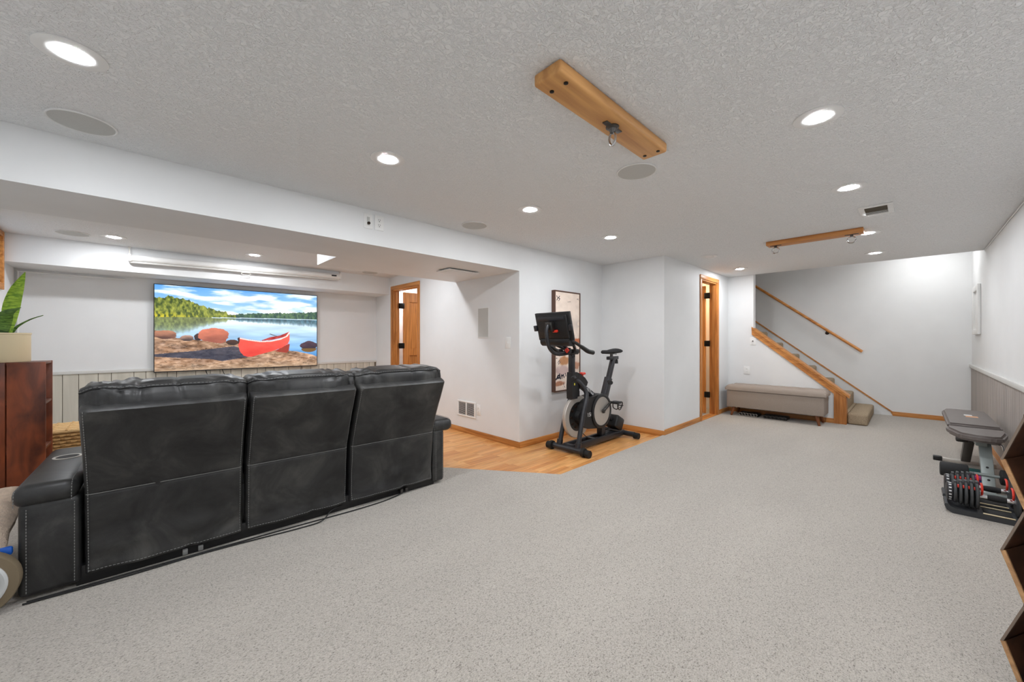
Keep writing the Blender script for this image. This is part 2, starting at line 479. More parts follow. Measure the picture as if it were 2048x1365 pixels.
# window in the left wall
wn = bpy.data.objects.new('window_1', None); COL.objects.link(wn); wn['kind'] = 'structure'
wn.location = (XL, (WY0 + WY1) / 2, WZ0); o0 = wn.location
for lo, hi in (((XL - .05, WY0 - .06, WZ0 - .06), (XL + .018, WY0, WZ1 + .02)), ((XL - .05, WY1 - .03, WZ0 - .06), (XL + .018, WY1 + .02, WZ1 + .02)),
               ((XL - .05, WY0, WZ0 - .06), (XL + .018, WY1 - .03, WZ0)), ((XL - .05, WY0, WZ1 - .03), (XL + .018, WY1 - .03, WZ1 + .02))):
    B(o0).box(lo, hi, .004).out('window_frame', M['oak_y'], wn)
B(o0).box((XL - .075, WY0, WZ0), (XL - .07, WY1, WZ1)).out('pane', M['glass'], wn)
for lo, hi in (((XL - .06, WY0, WZ0), (XL - .03, WY1 - .03, WZ0 + .04)), ((XL - .06, WY0, WZ1 - .07), (XL - .03, WY1 - .03, WZ1 - .03)), ((XL - .06, WY1 - .075, WZ0), (XL - .03, WY1 - .03, WZ1 - .03))):
    B(o0).box(lo, hi, .003).out('sash', M['white'], wn)

# baseboards
def bb(name, lo, hi, ax):
    b = B(); b.box(lo, hi, .004); o = b.out(name, M['oak_' + ax]); o['kind'] = 'structure'
T = .012
bb('baseboard_corner', (XC - T, YW - T, 0), (XC, D1a - .06, .064), 'y')
bb('baseboard_bicycle', (XC, YW - T, 0), (XBU, YW, .064), 'x')
bb('baseboard_nook', (XBU - T, YD - T, 0), (XBU, YW - T, .07), 'y')
bb('baseboard_hall', (XBU, YD - T, 0), (5.735, YD, .085), 'x')
bb('baseboard_hall_end', (6.495, YD - T, 0), (XS, YD, .085), 'x')
bb('baseboard_stair', (XS - T, .745, 0), (XS, YD - T, .085), 'y')
bb('baseboard_back', (XB - T, YR, 0), (XB, .195, .085), 'y')
bb('baseboard_right', (2.5, YR, 0), (XB - T, YR + T, .085), 'x')

# wainscot boards
def wainscot(parent, horiz, a, bnd, plane, z1, mat, seed, sign):
    random.seed(seed); t = a; meshes = {}
    ws = [0.09, 0.12, 0.15, 0.19, 0.105]
    for wdt in ws:
        q = B()
        if horiz: q.box((.0025, -0.009, 0), (wdt - .0025, 0, z1), .002, 1)
        mm = q.mesh('panel_board'); mm.materials.append(mat); meshes[wdt] = mm
    while t < bnd - .02:
        wdt = random.choice(ws)
        if t + wdt > bnd: wdt = min(ws, key=lambda k: abs(k - (bnd - t)))
        if t + wdt > bnd + .004: break
        o = link('panel_board', meshes[wdt], None, parent)
        o.location = (t, plane, 0) if sign < 0 else (t + wdt, plane, 0)
        if sign > 0: o.rotation_euler = (0, 0, math.pi)
        t += wdt
B().box((XL, YT - .0015, 0), (XC, YT + .001, .80)).out('groove_shade', M['groove'], wall_tv); B().box((2.0, YR - .001, 0), (XB, YR + .0015, .80)).out('groove_shade', M['groove_r'], wall_right)  # dark sheets behind the boards paint the shade in the gaps
wainscot(wall_tv, True, XL, XC, YT, .795, M['panel_l'], 3, -1)
wainscot(wall_right, True, 2.0, XB, YR, .80, M['panel_r'], 8, 1)
b = B(); b.box((XL, YT - .022, .795), (XC, YT, .83), .005); o = b.out('trim_1', M['trimgrey']); o['kind'] = 'structure'
b = B(); b.box((XL, YR, .80), (XB, YR + .024, .845), .005); o = b.out('trim_2', M['trimgrey']); o['kind'] = 'structure'

# doors ------------------------------------------------------------
def leaf_panels(b_frame, w_, h_, th):
    """craftsman leaf in local x (width), y (thickness), z"""
    st = .11
    b_frame.box((0, 0, 0), (st, th, h_), .002, 1); b_frame.box((w_ - st, 0, 0), (w_, th, h_), .002, 1)
    for za, zb in ((0, .2), (.9, 1.02), (h_ - .16, h_)): b_frame.box((st, 0, za), (w_ - st, th, zb), .002, 1)
    return [((st, th * .42, .2), (w_ - st, th * .58, .9)), ((st, th * .42, 1.02), (w_ - st, th * .58, h_ - .16))]
def mk_door(n, loc, casings, jambs, leaf_loc, leaf_rz, w_, h_, hinges, handle):
    d = bpy.data.objects.new('door_%d' % n, None); COL.objects.link(d); d['kind'] = 'structure'; d.location = loc
    for lo, hi, ax in casings: B(loc).box(lo, hi, .005).out('casing', M['oak_' + ax], d)
    for lo, hi, ax in jambs: B(loc).box(lo, hi, .001, 1).out('jamb', M['oak_' + ax], d)
    b = B(); pans = leaf_panels(b, w_, h_, .036)
    lf = b.out('leaf', M['oak_z'], d); lf.location = Vector(leaf_loc) - Vector(loc); lf.rotation_euler = (0, 0, leaf_rz)
    for lo, hi in pans: B().box(lo, hi, .002, 1).out('door_panel', M['oak_z'], lf)
    B().box((w_ - .075, -.03, .93), (w_ - .035, .066, .97), .012).out('door_knob', M['hinge'], lf)
    for lo, hi in hinges: B(loc).box(lo, hi, .004).out('hinge', M['hinge'], d)
    return d
cw = .06
mk_door(1, (XC, (D1a + D1b) / 2, 0),
        [((XC - .016, D1a - cw, 0), (XC, D1a, D1z), 'z'), ((XC - .016, D1b, 0), (XC, D1b + cw, D1z), 'z'), ((XC - .016, D1a - cw, D1z), (XC, D1b + cw, D1z + cw), 'y')],
        [((XC - .002, D1a, 0), (XC + .102, D1a + .018, D1z - .018), 'z'), ((XC - .002, D1b - .018, 0), (XC + .102, D1b, D1z - .018), 'z'), ((XC - .002, D1a, D1z - .018), (XC + .102, D1b, D1z), 'y'),
         ((XC + .03, D1b - .03, 0), (XC + .06, D1b - .018, D1z - .018), 'z')],
        (XC + .165, D1b - .05, .02), 0, .74, 1.955,
        [((XC + .085, D1b - .06, z), (XC + .175, D1b - .017, z + .09)) for z in (.2, 1.04, 1.70)], None)
mk_door(2, ((D2a + D2b) / 2, YD, 0),
        [((D2a - cw, YD - .016, 0), (D2a, YD, D2z), 'z'), ((D2b, YD - .016, 0), (D2b + cw, YD, D2z), 'z'), ((D2a - cw, YD - .016, D2z), (D2b + cw, YD, D2z + cw), 'x')],
        [((D2a, YD - .002, 0), (D2a + .018, YD + .102, D2z - .018), 'z'), ((D2b - .018, YD - .002, 0), (D2b, YD + .102, D2z - .018), 'z'), ((D2a, YD - .002, D2z - .018), (D2b, YD + .102, D2z), 'x'),
         ((D2b - .03, YD + .03, 0), (D2b - .018, YD + .06, D2z - .018), 'z')],
        (D2b - .014, YD + .15, .03), R(90), .60, 2.0,
        [((D2b - .06, YD + .09, z), (D2b - .017, YD + .165, z + .09)) for z in (.28, 1.08, 1.83)], None)
b = B(); b.box((D2a + .018, YD - .01, .0), (D2b - .018, YD + .11, .028), .004); o = b.out('trim_3', M['oak_x']); o['kind'] = 'structure'

# stairs ------------------------------------------------------------
RISE, RUN = .193, .236
nst = 11
st = bpy.data.objects.new('staircase', None); COL.objects.link(st); st.location = (7.7, .4, CZ); tag(st, 'tan carpeted staircase climbing left behind the knee wall', 'staircase')
for i in range(nst):
    y0 = .40 + i * RUN; z1 = .17 + i * RISE
    x0 = XS + .112
    if i == 0: x0 = XS + .02
    b = B(st.location)
    if i == 0:
        b.box((XS + .045, y0, CZ), (XB - .03, NY0 - .025, z1), .028, 4)
        b.box((XS + .112, NY0 - .03, CZ), (XB - .03, y0 + RUN + .02, z1 - .002))
    else:
        b.box((XS + .112, y0, max(CZ, z1 - RISE - .02)), (XB - .03, y0 + RUN + .03, z1), .028, 4)
        b.box((XS + .112, y0 + .03, CZ), (XB - .03, y0 + RUN + .02, max(CZ + .01, z1 - RISE - .01)))
    b.out('step', M['stair_carpet'], st)
# knee wall cap, stringer trim, newel
sl = math.atan2(CAPZ1 - CAPZ0, NY1 - NY0)
kc = bpy.data.objects.new('trim_4', None); COL.objects.link(kc); kc['kind'] = 'structure'; kc.location = (XS, NY0, CZ)
def sloped(lo, hi, y0, z0, L):
    return None
b = B(kc.location)
dy, dz = math.cos(sl), math.sin(sl)
def slope_prism(b, xa, xb, ya, yb, h0, h1):
    """bar following the cap line between two y values, from h0 to h1 above it (vertical)"""
    zl = lambda y: CAPZ0 + (y - NY0) * math.tan(sl)
    return b.prism([(ya, zl(ya) + h0), (yb, zl(yb) + h0), (yb, zl(yb) + h1), (ya, zl(ya) + h1)], 'x', xa, xb)
slope_prism(b, XS - .035, XS + .135, NY0 - .055, NY1 + .02, .002, .036); b.out('cap_board', M['oak_y'], kc, smooth=False)
b = B(kc.location); slope_prism(b, XS - .02, XS, .745, NY1 + .02, -.085, .0); b.out('side_board', M['oak_y'], kc, smooth=False)
b = B(kc.location); slope_prism(b, XS - .026, XS - .02, .62, NY1 + .02, -.03, .0); b.out('moulding', M['oak_y'], kc, smooth=False)
zl = lambda y: CAPZ0 + (y - NY0) * math.tan(sl)
b = B(kc.location); b.prism([(NY0 - .0, 0), (.745, 0), (.745, zl(.745) - .002), (NY0, zl(NY0) - .002)], 'x', XS - .018, XS); b.out('newel_face', M['oak_z'], kc, smooth=False)
b = B(kc.location); b.prism([(NY0 - .024, 0), (NY0, 0), (NY0, zl(NY0) - .002), (NY0 - .024, zl(NY0 - .024) - .002)], 'x', XS - .022, XS + .12); b.out('newel_edge', M['oak_z'], kc, smooth=False)
# skirt strip on the back wall
b = B(); b.prism([(.195, .03), (.195, .085), (2.06, 1.575), (2.9, 2.25), (2.9, 2.225), (2.06, 1.55), (.215, .075)], 'x', XB - .014, XB)
o = b.out('trim_5', M['oak_y'], smooth=False); o['kind'] = 'structure'

# ================================================================== THINGS
# ---- recessed downlights, speakers
def downlight(name, loc, label, lit=True, group='recessed ceiling lights', r=.094, lens=.045, mat=None):
    t = thing(name, loc, label, 'ceiling light', group)
    b = B(); b.lathe([(r, 0), (r, -.003), (r - .008, -.006), (lens + .008, -.004), (lens + .002, .004), (lens, .004)], (0, 0, 0), 'z', 40)
    b.f = b.f[:-2]
    b.out('trim_ring', M['white'], t, fixn=False)
    b = B(); b.lathe([(lens, -.001), (lens * .97, -.0045), (lens * .75, -.0065), (.001, -.0075)], (0, 0, 0), 'z', 14)
    b.out('lens', mat or (M['lamp'] if lit else M['plate']), t)
    return t
ZC = H - .0005
L0 = downlight('recessed_light', (-.178, 2.096, ZC), 'big lit ceiling downlight at the upper left, nearest the sofa')
for loc, lab in (((1.016, 2.069), 'lit ceiling downlight in front of the two wall plates on the beam'),
                 ((2.215, 2.089), 'lit ceiling downlight between the sofa and the exercise bike, right of the small round speaker'),
                 ((3.40, 2.096), 'lit ceiling downlight above the exercise bike'),
                 ((6.252, 1.719), 'lit ceiling downlight above the upholstered bench'),
                 ((1.07, .295), 'lit ceiling downlight directly above the camera, out of the picture'),
                 ((-.12, .295), 'lit ceiling downlight behind the camera, out of the picture'),
                 ((2.256, .298), 'bright lit ceiling downlight nearest the camera on the right side'),
                 ((3.447, .290), 'lit ceiling downlight just before the white ceiling vent'),
                 ((5.038, .289), 'lit ceiling downlight beside the far wooden board with hooks'),
                 ((6.256, .294), 'lit ceiling downlight closest to the stair opening')):
    dup(L0, (loc[0], loc[1], ZC), lab)
dup(L0, (.996, 5.521, ZC), 'lit ceiling downlight in front of the roller screen, near its middle', 'alcove ceiling lights')
a1 = dup(L0, (-.19, 5.54, ZC), 'lit ceiling downlight left of the roller screen, over the potted plant', 'alcove ceiling lights')
for loc, lab in (((1.0, 4.33), 'lit ceiling downlight hidden behind the beam in the middle'),
                 ((2.2, 4.36), 'lit ceiling downlight hidden behind the low soffit')):
    dup(L0, (loc[0], loc[1], ZC), lab, 'alcove ceiling lights')
downlight('recessed_light', (5.045, 1.728, ZC), 'unlit ceiling downlight left of the far wooden board', lit=False)
def speaker(loc, label, r=.118):
    t = thing('ceiling_speaker', loc, label, 'speaker', 'round ceiling speakers')
    b = B(); b.lathe([(r, 0), (r, -.005), (r - .004, -.007), (r - .008, -.005), (r - .008, 0)], (0, 0, 0), 'z', 44, closed=True); b.out('rim', M['white'], t)
    b = B(); b.lathe([(r - .008, -.001), (r - .008, -.0045), (.001, -.0048)], (0, 0, 0), 'z', 44); b.out('grille', M['grille'], t)
    return t
S0 = speaker((-.197, 2.729, ZC), 'large round ceiling speaker at the upper left beside the beam')
dup(S0, (2.185, 1.166, ZC), 'round grey ceiling speaker at the end of the near wooden board')
dup(S0, (2.164, 2.727, ZC), 'round ceiling speaker between the beam and the lit downlight before the bike')
dup(S0, (2.519, 5.724, ZC), 'round ceiling speaker right of the roller screen near the open door')
dup(S0, (-.47, 5.62, ZC), 'round white ceiling speaker touching the downlight over the potted plant')

# stairwell lamp, utility room and closet lamps (out of view, last two added)
downlight('stairwell_light', (7.72, -.12, ZTOP - .0005), 'lit ceiling light high in the stairwell above the bright wall', r=.14, lens=.11, group='hidden lamps', mat=M['stairlamp'])
downlight('utility_light', (3.9, 5.2, ZC), 'lit ceiling lamp in the room behind the panelled door', r=.12, lens=.045, group='hidden lamps')
downlight('closet_light', (6.68, 2.75, ZC), 'warm ceiling lamp behind the open hall door leaf', r=.12, lens=.07, group='hidden lamps', mat=M['warmlamp'])
downlight('utility_light', (3.5, 6.25, ZC), 'added lamp brightening the gap behind the open panelled door leaf', r=.12, lens=.05, group='hidden lamps')  # extra unseen lamp, brightens the gap that the door leaf blocks
downlight('closet_light', (5.6, 2.9, ZC), 'added warm lamp lighting the hall door leaf from the small room', r=.12, lens=.05, group='hidden lamps', mat=M['warmlamp'])  # extra unseen lamp, fills light onto the hall door leaf

# ---- boards on the ceiling with hooks
def hook_ring(t, x, y, z, ring=.026, plate_axis='x'):
    h = B(t.location)
    if plate_axis == 'x': h.box((x - .045, y - .014, z - .004), (x + .045, y + .014, z), .003)
    else: h.box((x - .014, y - .05, z - .004), (x + .014, y + .05, z), .003)
    h.box((x - .012, y - .012, z - .022), (x + .012, y + .012, z - .003), .004)
    hk = h.out('hook_plate', M['darkmetal'], t)
    g = B(t.location)
    pts = [(x, y + ring * math.cos(a), z - .02 - ring + ring * math.sin(a)) for a in [i * math.pi / 12 for i in range(25)]]
    g.tube(pts, .0055, 8, cap=False); g.out('ring', M['steel'], hk)
t = thing('ceiling_board', (1.53, .95, H - .045), 'wide pine board bolted to the ceiling near the camera with one hook', 'board', 'boards on the ceiling')
bb_ = B(t.location); bb_.box((1.10, .885, H - .05), (1.985, 1.02, H - .0005), .012, 3); bb_.out('board', M['pine_x'], t)
for x, y in ((1.17, .985), (1.17, .915), (1.935, .985), (1.935, .912)):
    B(t.location).lathe([(.009, 0), (.009, -.003), (.003, -.004)], (x, y, H - .05), 'z', 12).out('screw', M['hinge'], t)
h = B(t.location)
h.lathe([(.03, 0), (.03, -.004), (.016, -.010), (.010, -.03), (.006, -.032)], (1.565, .955, H - .05), 'z', 18)
h.box((1.50, .942, H - .055), (1.63, .968, H - .0501), .003)
hk = h.out('swivel_plate', M['darkmetal'], t)
g = B(t.location); g.tube([(1.565 + .0, .955 + .016 * math.cos(a), H - .105 + .03 * math.sin(a)) for a in [i * math.pi / 12 for i in range(25)]], .0055, 8, cap=False); g.out('carabiner', M['steel'], hk)
t = thing('ceiling_board', (4.78, .68, H - .04), 'narrow wooden board across the far ceiling with two steel rings', 'board', 'boards on the ceiling')
b = B(t.location); b.box((4.74, .30, H - .042), (4.88, 1.06, H - .0005), .005); b.out('board', M['pine_y'], t)
hook_ring(t, 4.80, .985, H - .042, .03, 'y'); hook_ring(t, 4.80, .385, H - .042, .03, 'y')

# ---- vents
t = thing('ceiling_vent', (4.19, .19, H), 'white ceiling air vent between two downlights on the right', 'vent')
b = B(t.location)
b.box((4.035, .09, H - .008), (4.075, .288, H - .0005), .003); b.box((4.305, .09, H - .008), (4.345, .288, H - .0005), .003)
b.box((4.075, .09, H - .008), (4.305, .125, H - .0005), .003); b.box((4.075, .253, H - .008), (4.305, .288, H - .0005), .003)
b.out('vent_frame', M['white'], t)
B(t.location).box((4.075, .125, H - .002), (4.305, .253, H - .0006)).out('duct', M['ventdark'], t)
for i in range(10):
    x = 4.082 + i * .0235
    rot = Matrix.Rotation(R(38 if i < 5 else -14), 3, 'Y')
    B(t.location).obox((x, .189, H - .008), (.009, .064, .0012), rot).out('louvre', M['white'] if i >= 5 else M['ventdark'], t)
t = thing('soffit_vent', (2.51, 3.45, ZB), 'flat white hatch cover under the low soffit by the in-wall speaker', 'vent')
b = B(t.location); b.box((2.31, 3.33, ZB - .022), (2.71, 3.57, ZB - .010), .003); b.out('cover', M['white'], t)
B(t.location).box((2.34, 3.36, ZB - .011), (2.68, 3.54, ZB - .0005)).out('gap_shade', M['slot'], t)  # dark filler paints the shadow gap above the cover
b = B(t.location); b.box((2.34, 3.36, ZB - .025), (2.68, 3.54, ZB - .0215), .002); b.out('inset_panel', M['wall'], t)
t = thing('wall_grille', (XC, 3.915, .21), 'white louvred return-air grille low on the wall right of the sofa', 'vent')
x0 = XC - .012
b = B(t.location)
b.box((x0, 3.728, .385), (XC - .0005, 4.103, .405), .003); b.box((x0, 3.728, .208), (XC - .0005, 4.103, .228), .003)
b.box((x0, 3.728, .228), (XC - .0005, 3.755, .385), .003); b.box((x0, 4.076, .228), (XC - .0005, 4.103, .385), .003); b.box((x0, 3.905, .228), (XC - .0005, 3.925, .385), .002)
b.out('grille_frame', M['plate'], t)
B(t.location).box((XC - .003, 3.75, .226), (XC - .0006, 4.08, .388)).out('duct', M['slot'], t)
for s_, (ya, yb) in enumerate(((3.755, 3.905), (3.925, 4.076))):
    for i in range(12):
        B(t.location).obox((XC - .007, (ya + yb) / 2, .236 + i * .0128), (.0042, (yb - ya) / 2, .0009), Matrix.Rotation(R(32), 3, 'Y')).out('louvre', M['plate'], t)

# ---- wall plates
def plate_on_x(name, x, y0, y1, z0, z1, label, cat, kind, sgn=-1):
    """plate lying on a wall of constant x, facing -x"""
    t = thing(name, (x, (y0 + y1) / 2, z0), label, cat)
    B(t.location).box((x - .006, y0, z0), (x - .0005, y1, z1), .003).out('cover_plate', M['plate'], t)
    yc, zc = (y0 + y1) / 2, (z0 + z1) / 2
    if kind == 'switch':
        B(t.location).box((x - .013, yc - .006, zc - .012), (x - .006, yc + .006, zc + .012), .002).out('toggle', M['plate'], t)
    elif kind == 'knob':
        B(t.location).lathe([(.008, 0), (.008, .012), (.004, .014)], (x - .02, yc, zc), 'x', 14).out('jack', M['bronze'], t)
    else:
        for dz in (-.02, .02):
            f_ = B(t.location).box((x - .008, yc - .016, zc + dz - .015), (x - .006, yc + .016, zc + dz + .015), .004).out('socket', M['plate'], t)
            for dy in (-.006, .006): B(t.location).box((x - .0085, yc + dy - .0012, zc + dz - .002), (x - .0079, yc + dy + .0012, zc + dz + .008)).out('slot', M['slot'], f_)
    return t
plate_on_x('outlet', XC, 3.631, 3.712, .262, .388, 'white wall outlet just right of the return-air grille', 'outlet', 'outlet')
plate_on_x('light_switch', XC, 3.105, 3.195, 1.085, 1.215, 'white light switch at the wall edge left of the exercise bike', 'switch', 'switch')
plate_on_x('wall_jack', XS, 1.69, 1.775, 1.10, 1.228, 'white wall plate with a brass jack at the top of the knee wall', 'wall plate', 'knob')
plate_on_x('outlet', XS, 1.775, 1.862, .637, .762, 'white wall outlet above the upholstered bench', 'outlet', 'outlet')
def plate_on_y(name, y, x0, x1, z0, z1, label, cat):
    t = thing(name, ((x0 + x1) / 2, y, z0), label, cat)
    B(t.location).box((x0, y - .006, z0), (x1, y - .0005, z1), .003).out('cover_plate', M['plate'], t)
    return t
t = plate_on_y('wall_jack', YW, 1.258, 1.328, 2.06, 2.178, 'white wall plate with a dark socket, left of two on the beam', 'wall plate')
B(t.location).box((1.281, YW - .011, 2.085), (1.303, YW - .006, 2.15), .002).out('module', M['grille'], t)
B(t.location).lathe([(.011, 0), (.011, -.012), (.006, -.016)], (1.292, YW - .011, 2.10), 'y', 14).out('socket', M['bronze'], t)
t = plate_on_y('outlet', YW, 1.345, 1.421, 2.062, 2.18, 'white power outlet, right of the two plates on the beam', 'outlet')
for dz in (-.02, .02):
    s_ = B(t.location).box((1.367, YW - .008, 2.121 + dz - .015), (1.399, YW - .006, 2.121 + dz + .015), .004).out('socket', M['plate'], t)
    for dx in (-.006, .006): B(t.location).box((1.383 + dx - .0015, YW - .0086, 2.12 + dz), (1.383 + dx + .0015, YW - .0079, 2.12 + dz + .009)).out('slot', M['slot'], s_)
    B(t.location).box((1.380, YW - .0086, 2.121 + dz - .012), (1.386, YW - .0079, 2.121 + dz - .006)).out('slot', M['slot'], s_)
t = thing('wall_speaker', (XC, 3.585, 1.207), 'tall rectangular in-wall speaker right of the open door', 'speaker')
b = B(t.location)
for lo, hi in (((3.482, 1.207), (3.49, 1.571)), ((3.681, 1.207), (3.689, 1.571)), ((3.49, 1.207), (3.681, 1.215)), ((3.49, 1.563), (3.681, 1.571))):
    b.box((XC - .006, lo[0], lo[1]), (XC - .0005, hi[0], hi[1]), .001, 1)
b.out('rim', M['white'], t)
B(t.location).box((XC - .004, 3.49, 1.215), (XC - .0006, 3.681, 1.563)).out('grille', M['grille'], t)
# white frame on the right wall
t = thing('wall_frame', (7.55, YR, 1.25), 'white moulded rectangular frame on the right wall near the corner', 'frame')
fx0, fx1, fz0, fz1 = 7.28, 7.86, 1.25, 1.865
for lo, hi in (((fx0, fz0), (fx0 + .07, fz1)), ((fx1 - .07, fz0), (fx1, fz1)), ((fx0 + .07, fz0), (fx1 - .07, fz0 + .07)), ((fx0 + .07, fz1 - .07), (fx1 - .07, fz1))):
    B(t.location).box((lo[0], YR + .0005, lo[1]), (hi[0], YR + .03, hi[1]), .007).out('rail', M['white'], t)
B(t.location).box((fx0 + .07, YR + .0005, fz0 + .07), (fx1 - .07, YR + .008, fz1 - .07)).out('back_panel', M['white'], t)
b = B(); b.tube(smooth_path([(2.0, YR + .006, H - .012), (3.5, YR + .006, H - .014), (5.2, YR + .006, H - .010), (6.9, YR + .006, H - .012)], 4), .0045, 6)
tag(b.out('corner_cable', M['white']), 'thin white cable run along the ceiling corner of the right wall', 'cable')
# handrail on the back wall
t = thing('handrail', (XB, .55, .97), 'round oak handrail on the bright stair wall', 'handrail')
hx = XB - .055
p0, p1 = Vector((hx, .535, .995)), Vector((hx, 2.9, .995 + (2.9 - .535) * .805))
B(t.location).tube([p0, p1], .021, 14).out('rail', M['oak_y'], t)
for k in (.19, .75):
    q = p0.lerp(p1, k)
    b = B(t.location); b.tube(smooth_path([q + Vector((0, 0, -.018)), q + Vector((0.005, -.01, -.05)), (XB - .004, q.y - .01, q.z - .06)], 5), .007, 8)
    b.lathe([(.027, -.001), (.027, -.008), (.012, -.012)], (XB, q.y - .01, q.z - .06), 'x', 18); b.out('bracket', M['bronze'], t)

# ---- television
NU, NV = 460, 262
def vnoise(h, w_, sx, sy, seed, oct_=3):
    """smooth value noise on an h x w grid; sx, sy = cells across"""
    rng = np.random.RandomState(seed); tot = np.zeros((h, w_)); amp = 1.0; s_ = 0
    for o_ in range(oct_):
        cx, cy = int(sx * 2 ** o_) + 2, int(sy * 2 ** o_) + 2
        g_ = rng.rand(cy + 1, cx + 1)
        xs = np.linspace(0, cx - 1.001, w_); ys = np.linspace(0, cy - 1.001, h)
        xi = xs.astype(int); yi = ys.astype(int); fx = xs - xi; fy = ys - yi
        fx = fx * fx * (3 - 2 * fx); fy = (fy * fy * (3 - 2 * fy))[:, None]
        a = g_[yi][:, xi] * (1 - fx) + g_[yi][:, xi + 1] * fx
        b_ = g_[yi + 1][:, xi] * (1 - fx) + g_[yi + 1][:, xi + 1] * fx
        tot += amp * (a * (1 - fy) + b_ * fy); s_ += amp; amp *= .5
    return tot / s_
def inpoly(U, V, pts):
    ins = np.zeros(U.shape, bool); n = len(pts)
    for i in range(n):
        x1, y1 = pts[i]; x2, y2 = pts[(i + 1) % n]
        if y1 == y2: continue
        c_ = ((y1 > V) != (y2 > V)) & (U < (x2 - x1) * (V - y1) / (y2 - y1) + x1); ins ^= c_
    return ins
def color_grid(name, img, p00, du, dv, mat, parent):
    """flat printed sheet: one vertex per sample, colours sRGB 0..255"""
    h, w_ = img.shape[:2]
    us = np.linspace(0, 1, w_); vs = np.linspace(0, 1, h)
    UU, VV = np.meshgrid(us, vs)
    P = np.array(p00)[None, None] + UU[..., None] * np.array(du) + VV[..., None] * np.array(dv)
    m_ = bpy.data.meshes.new(name)
    idx = np.arange(h * w_).reshape(h, w_)
    fs = np.stack([idx[:-1, :-1], idx[1:, :-1], idx[1:, 1:], idx[:-1, 1:]], -1).reshape(-1, 4)
    m_.from_pydata(P.reshape(-1, 3).tolist(), [], fs.tolist())
    c_ = img.reshape(-1, 3) / 255.0
    l_ = np.where(c_ <= .04045, c_ / 12.92, ((c_ + .055) / 1.055) ** 2.4)
    at = m_.color_attributes.new('Col', 'FLOAT_COLOR', 'POINT')
    at.data.foreach_set('color', np.concatenate([l_, np.ones((len(l_), 1))], 1).astype(np.float32).ravel())
    m_.update(); return link(name, m_, mat, parent)
def tv_picture():
    U, V = np.meshgrid(np.linspace(0, 1, NU), np.linspace(0, 1, NV))
    img = np.zeros((NV, NU, 3))
    def mixin(mask, col): 
        mk = mask[..., None] if mask.ndim == 2 else mask
        img[:] = img * (1 - mk) + np.array(col, float) * mk
    col = lambda c_: np.array(c_, float)
    # sky with clouds
    img[:] = (col((92, 158, 226)) * (1 - V[..., None] * 2.2).clip(0, 1) + col((206, 228, 242)) * (V[..., None] * 2.2).clip(0, 1))
    cl = vnoise(NV, NU, 7, 22, 1, 6) + .20 * U + .25 * (V - .12)
    mixin(((cl - .47) * 4.2).clip(0, 1) * .95, (248, 249, 251))
    mixin(((vnoise(NV, NU, 5, 26, 9, 5) - .55) * 4).clip(0, 1) * .3 * (U > .3), (170, 190, 214))
    # water
    wl = .355 - .012 * U + .02 * (1 - U) ** 3
    wat = V > wl
    wn_ = vnoise(NV, NU, 4, 18, 2, 4)
    wc = col((226, 240, 248)) * (1 - ((V - .36) / .5).clip(0, 1)[..., None]) + col((88, 148, 206)) * ((V - .36) / .5).clip(0, 1)[..., None]
    wc = wc * (1 - .35 * (1 - U[..., None]).clip(0, 1) * 0 ) 
    wc = wc + ((wn_ - .5) * 70)[..., None]
    img[wat] = wc.clip(0, 255)[wat]
    # forests with ragged tops and reflections
    rng = np.random.RandomState(7)
    rag = vnoise(1, NU, 90, 1, 3, 2)[0] - .5; rag2 = vnoise(1, NU, 26, 1, 5, 2)[0] - .5
    ul = np.linspace(0, 1, NU)
    topL = np.interp(ul, [0, .06, .14, .22, .285, .36, .44, .45], [.15, .13, .145, .2, .25, .285, .33, .36]) + rag * .035 + rag2 * .03
    topR = np.interp(ul, [.40, .46, .6, .72, .85, 1.0], [.345, .305, .285, .27, .262, .225]) + rag * .03
    tx = vnoise(NV, NU, 95, 30, 11, 3); tx = ((tx - .5) * 1.7 + .5).clip(0, 1)
    wlr = wl[0] if wl.ndim > 1 else wl
    for side in ('R', 'L'):
        top = topR if side == 'R' else topL
        m_ = (V > top[None, :]) & (V <= wl)
        m_ &= (U > .40) if side == 'R' else (U < .452)
        if side == 'R': c_ = col((34, 62, 62))[None, None] * (1 - tx[..., None]) + col((96, 126, 84)) * tx[..., None]
        else:
            c_ = col((48, 66, 20))[None, None] * (1 - tx[..., None]) + col((168, 172, 70)) * tx[..., None]
            yb = (((V - .30) / .06).clip(0, 1) * (1 - U / .3).clip(0, 1) * (tx > .45))[..., None]
            c_ = c_ * (1 - yb) + col((206, 190, 40)) * yb
        img[m_] = c_[m_]
        # mirror image in the water
        refl = 2 * wl - V
        rt = wl + (wl - top[None, :]) * (1.05 if side == 'R' else .92)
        m_ = (V > wl) & (V < rt); m_ &= (U > .40) if side == 'R' else (U < .452)
        rcol = (col((44, 78, 92)) if side == 'R' else col((92, 100, 44)))[None, None] * (.65 + .7 * tx[..., None])
        al = .85 * (1 - ((V - wl) / (rt - wl + 1e-6)).clip(0, 1) ** 3)
        img[:] = np.where(m_[..., None], img * (1 - al[..., None]) + rcol * al[..., None], img)
    st_ = np.abs(V - wl - .004) < .004
    img[st_ & (U > .3)] = (206, 226, 240)
    # foreground rock shelf
    rk = np.interp(ul, [0, .08, .11, .14, .22, .30, .40, .47, .55, .64, .67, .75, .85, .92, 1.0], [.525, .56, .61, .615, .635, .65, .66, .69, .80, .79, .765, .775, .80, .83, .87]) + rag2 * .012
    m_ = V > rk[None, :]
    rx = vnoise(NV, NU, 16, 20, 21, 5); rx2 = vnoise(NV, NU, 50, 60, 22, 2)
    c_ = col((108, 82, 66))[None, None] * (1 - rx[..., None]) + col((214, 172, 138)) * rx[..., None] + ((rx2 - .5) * 60)[..., None]
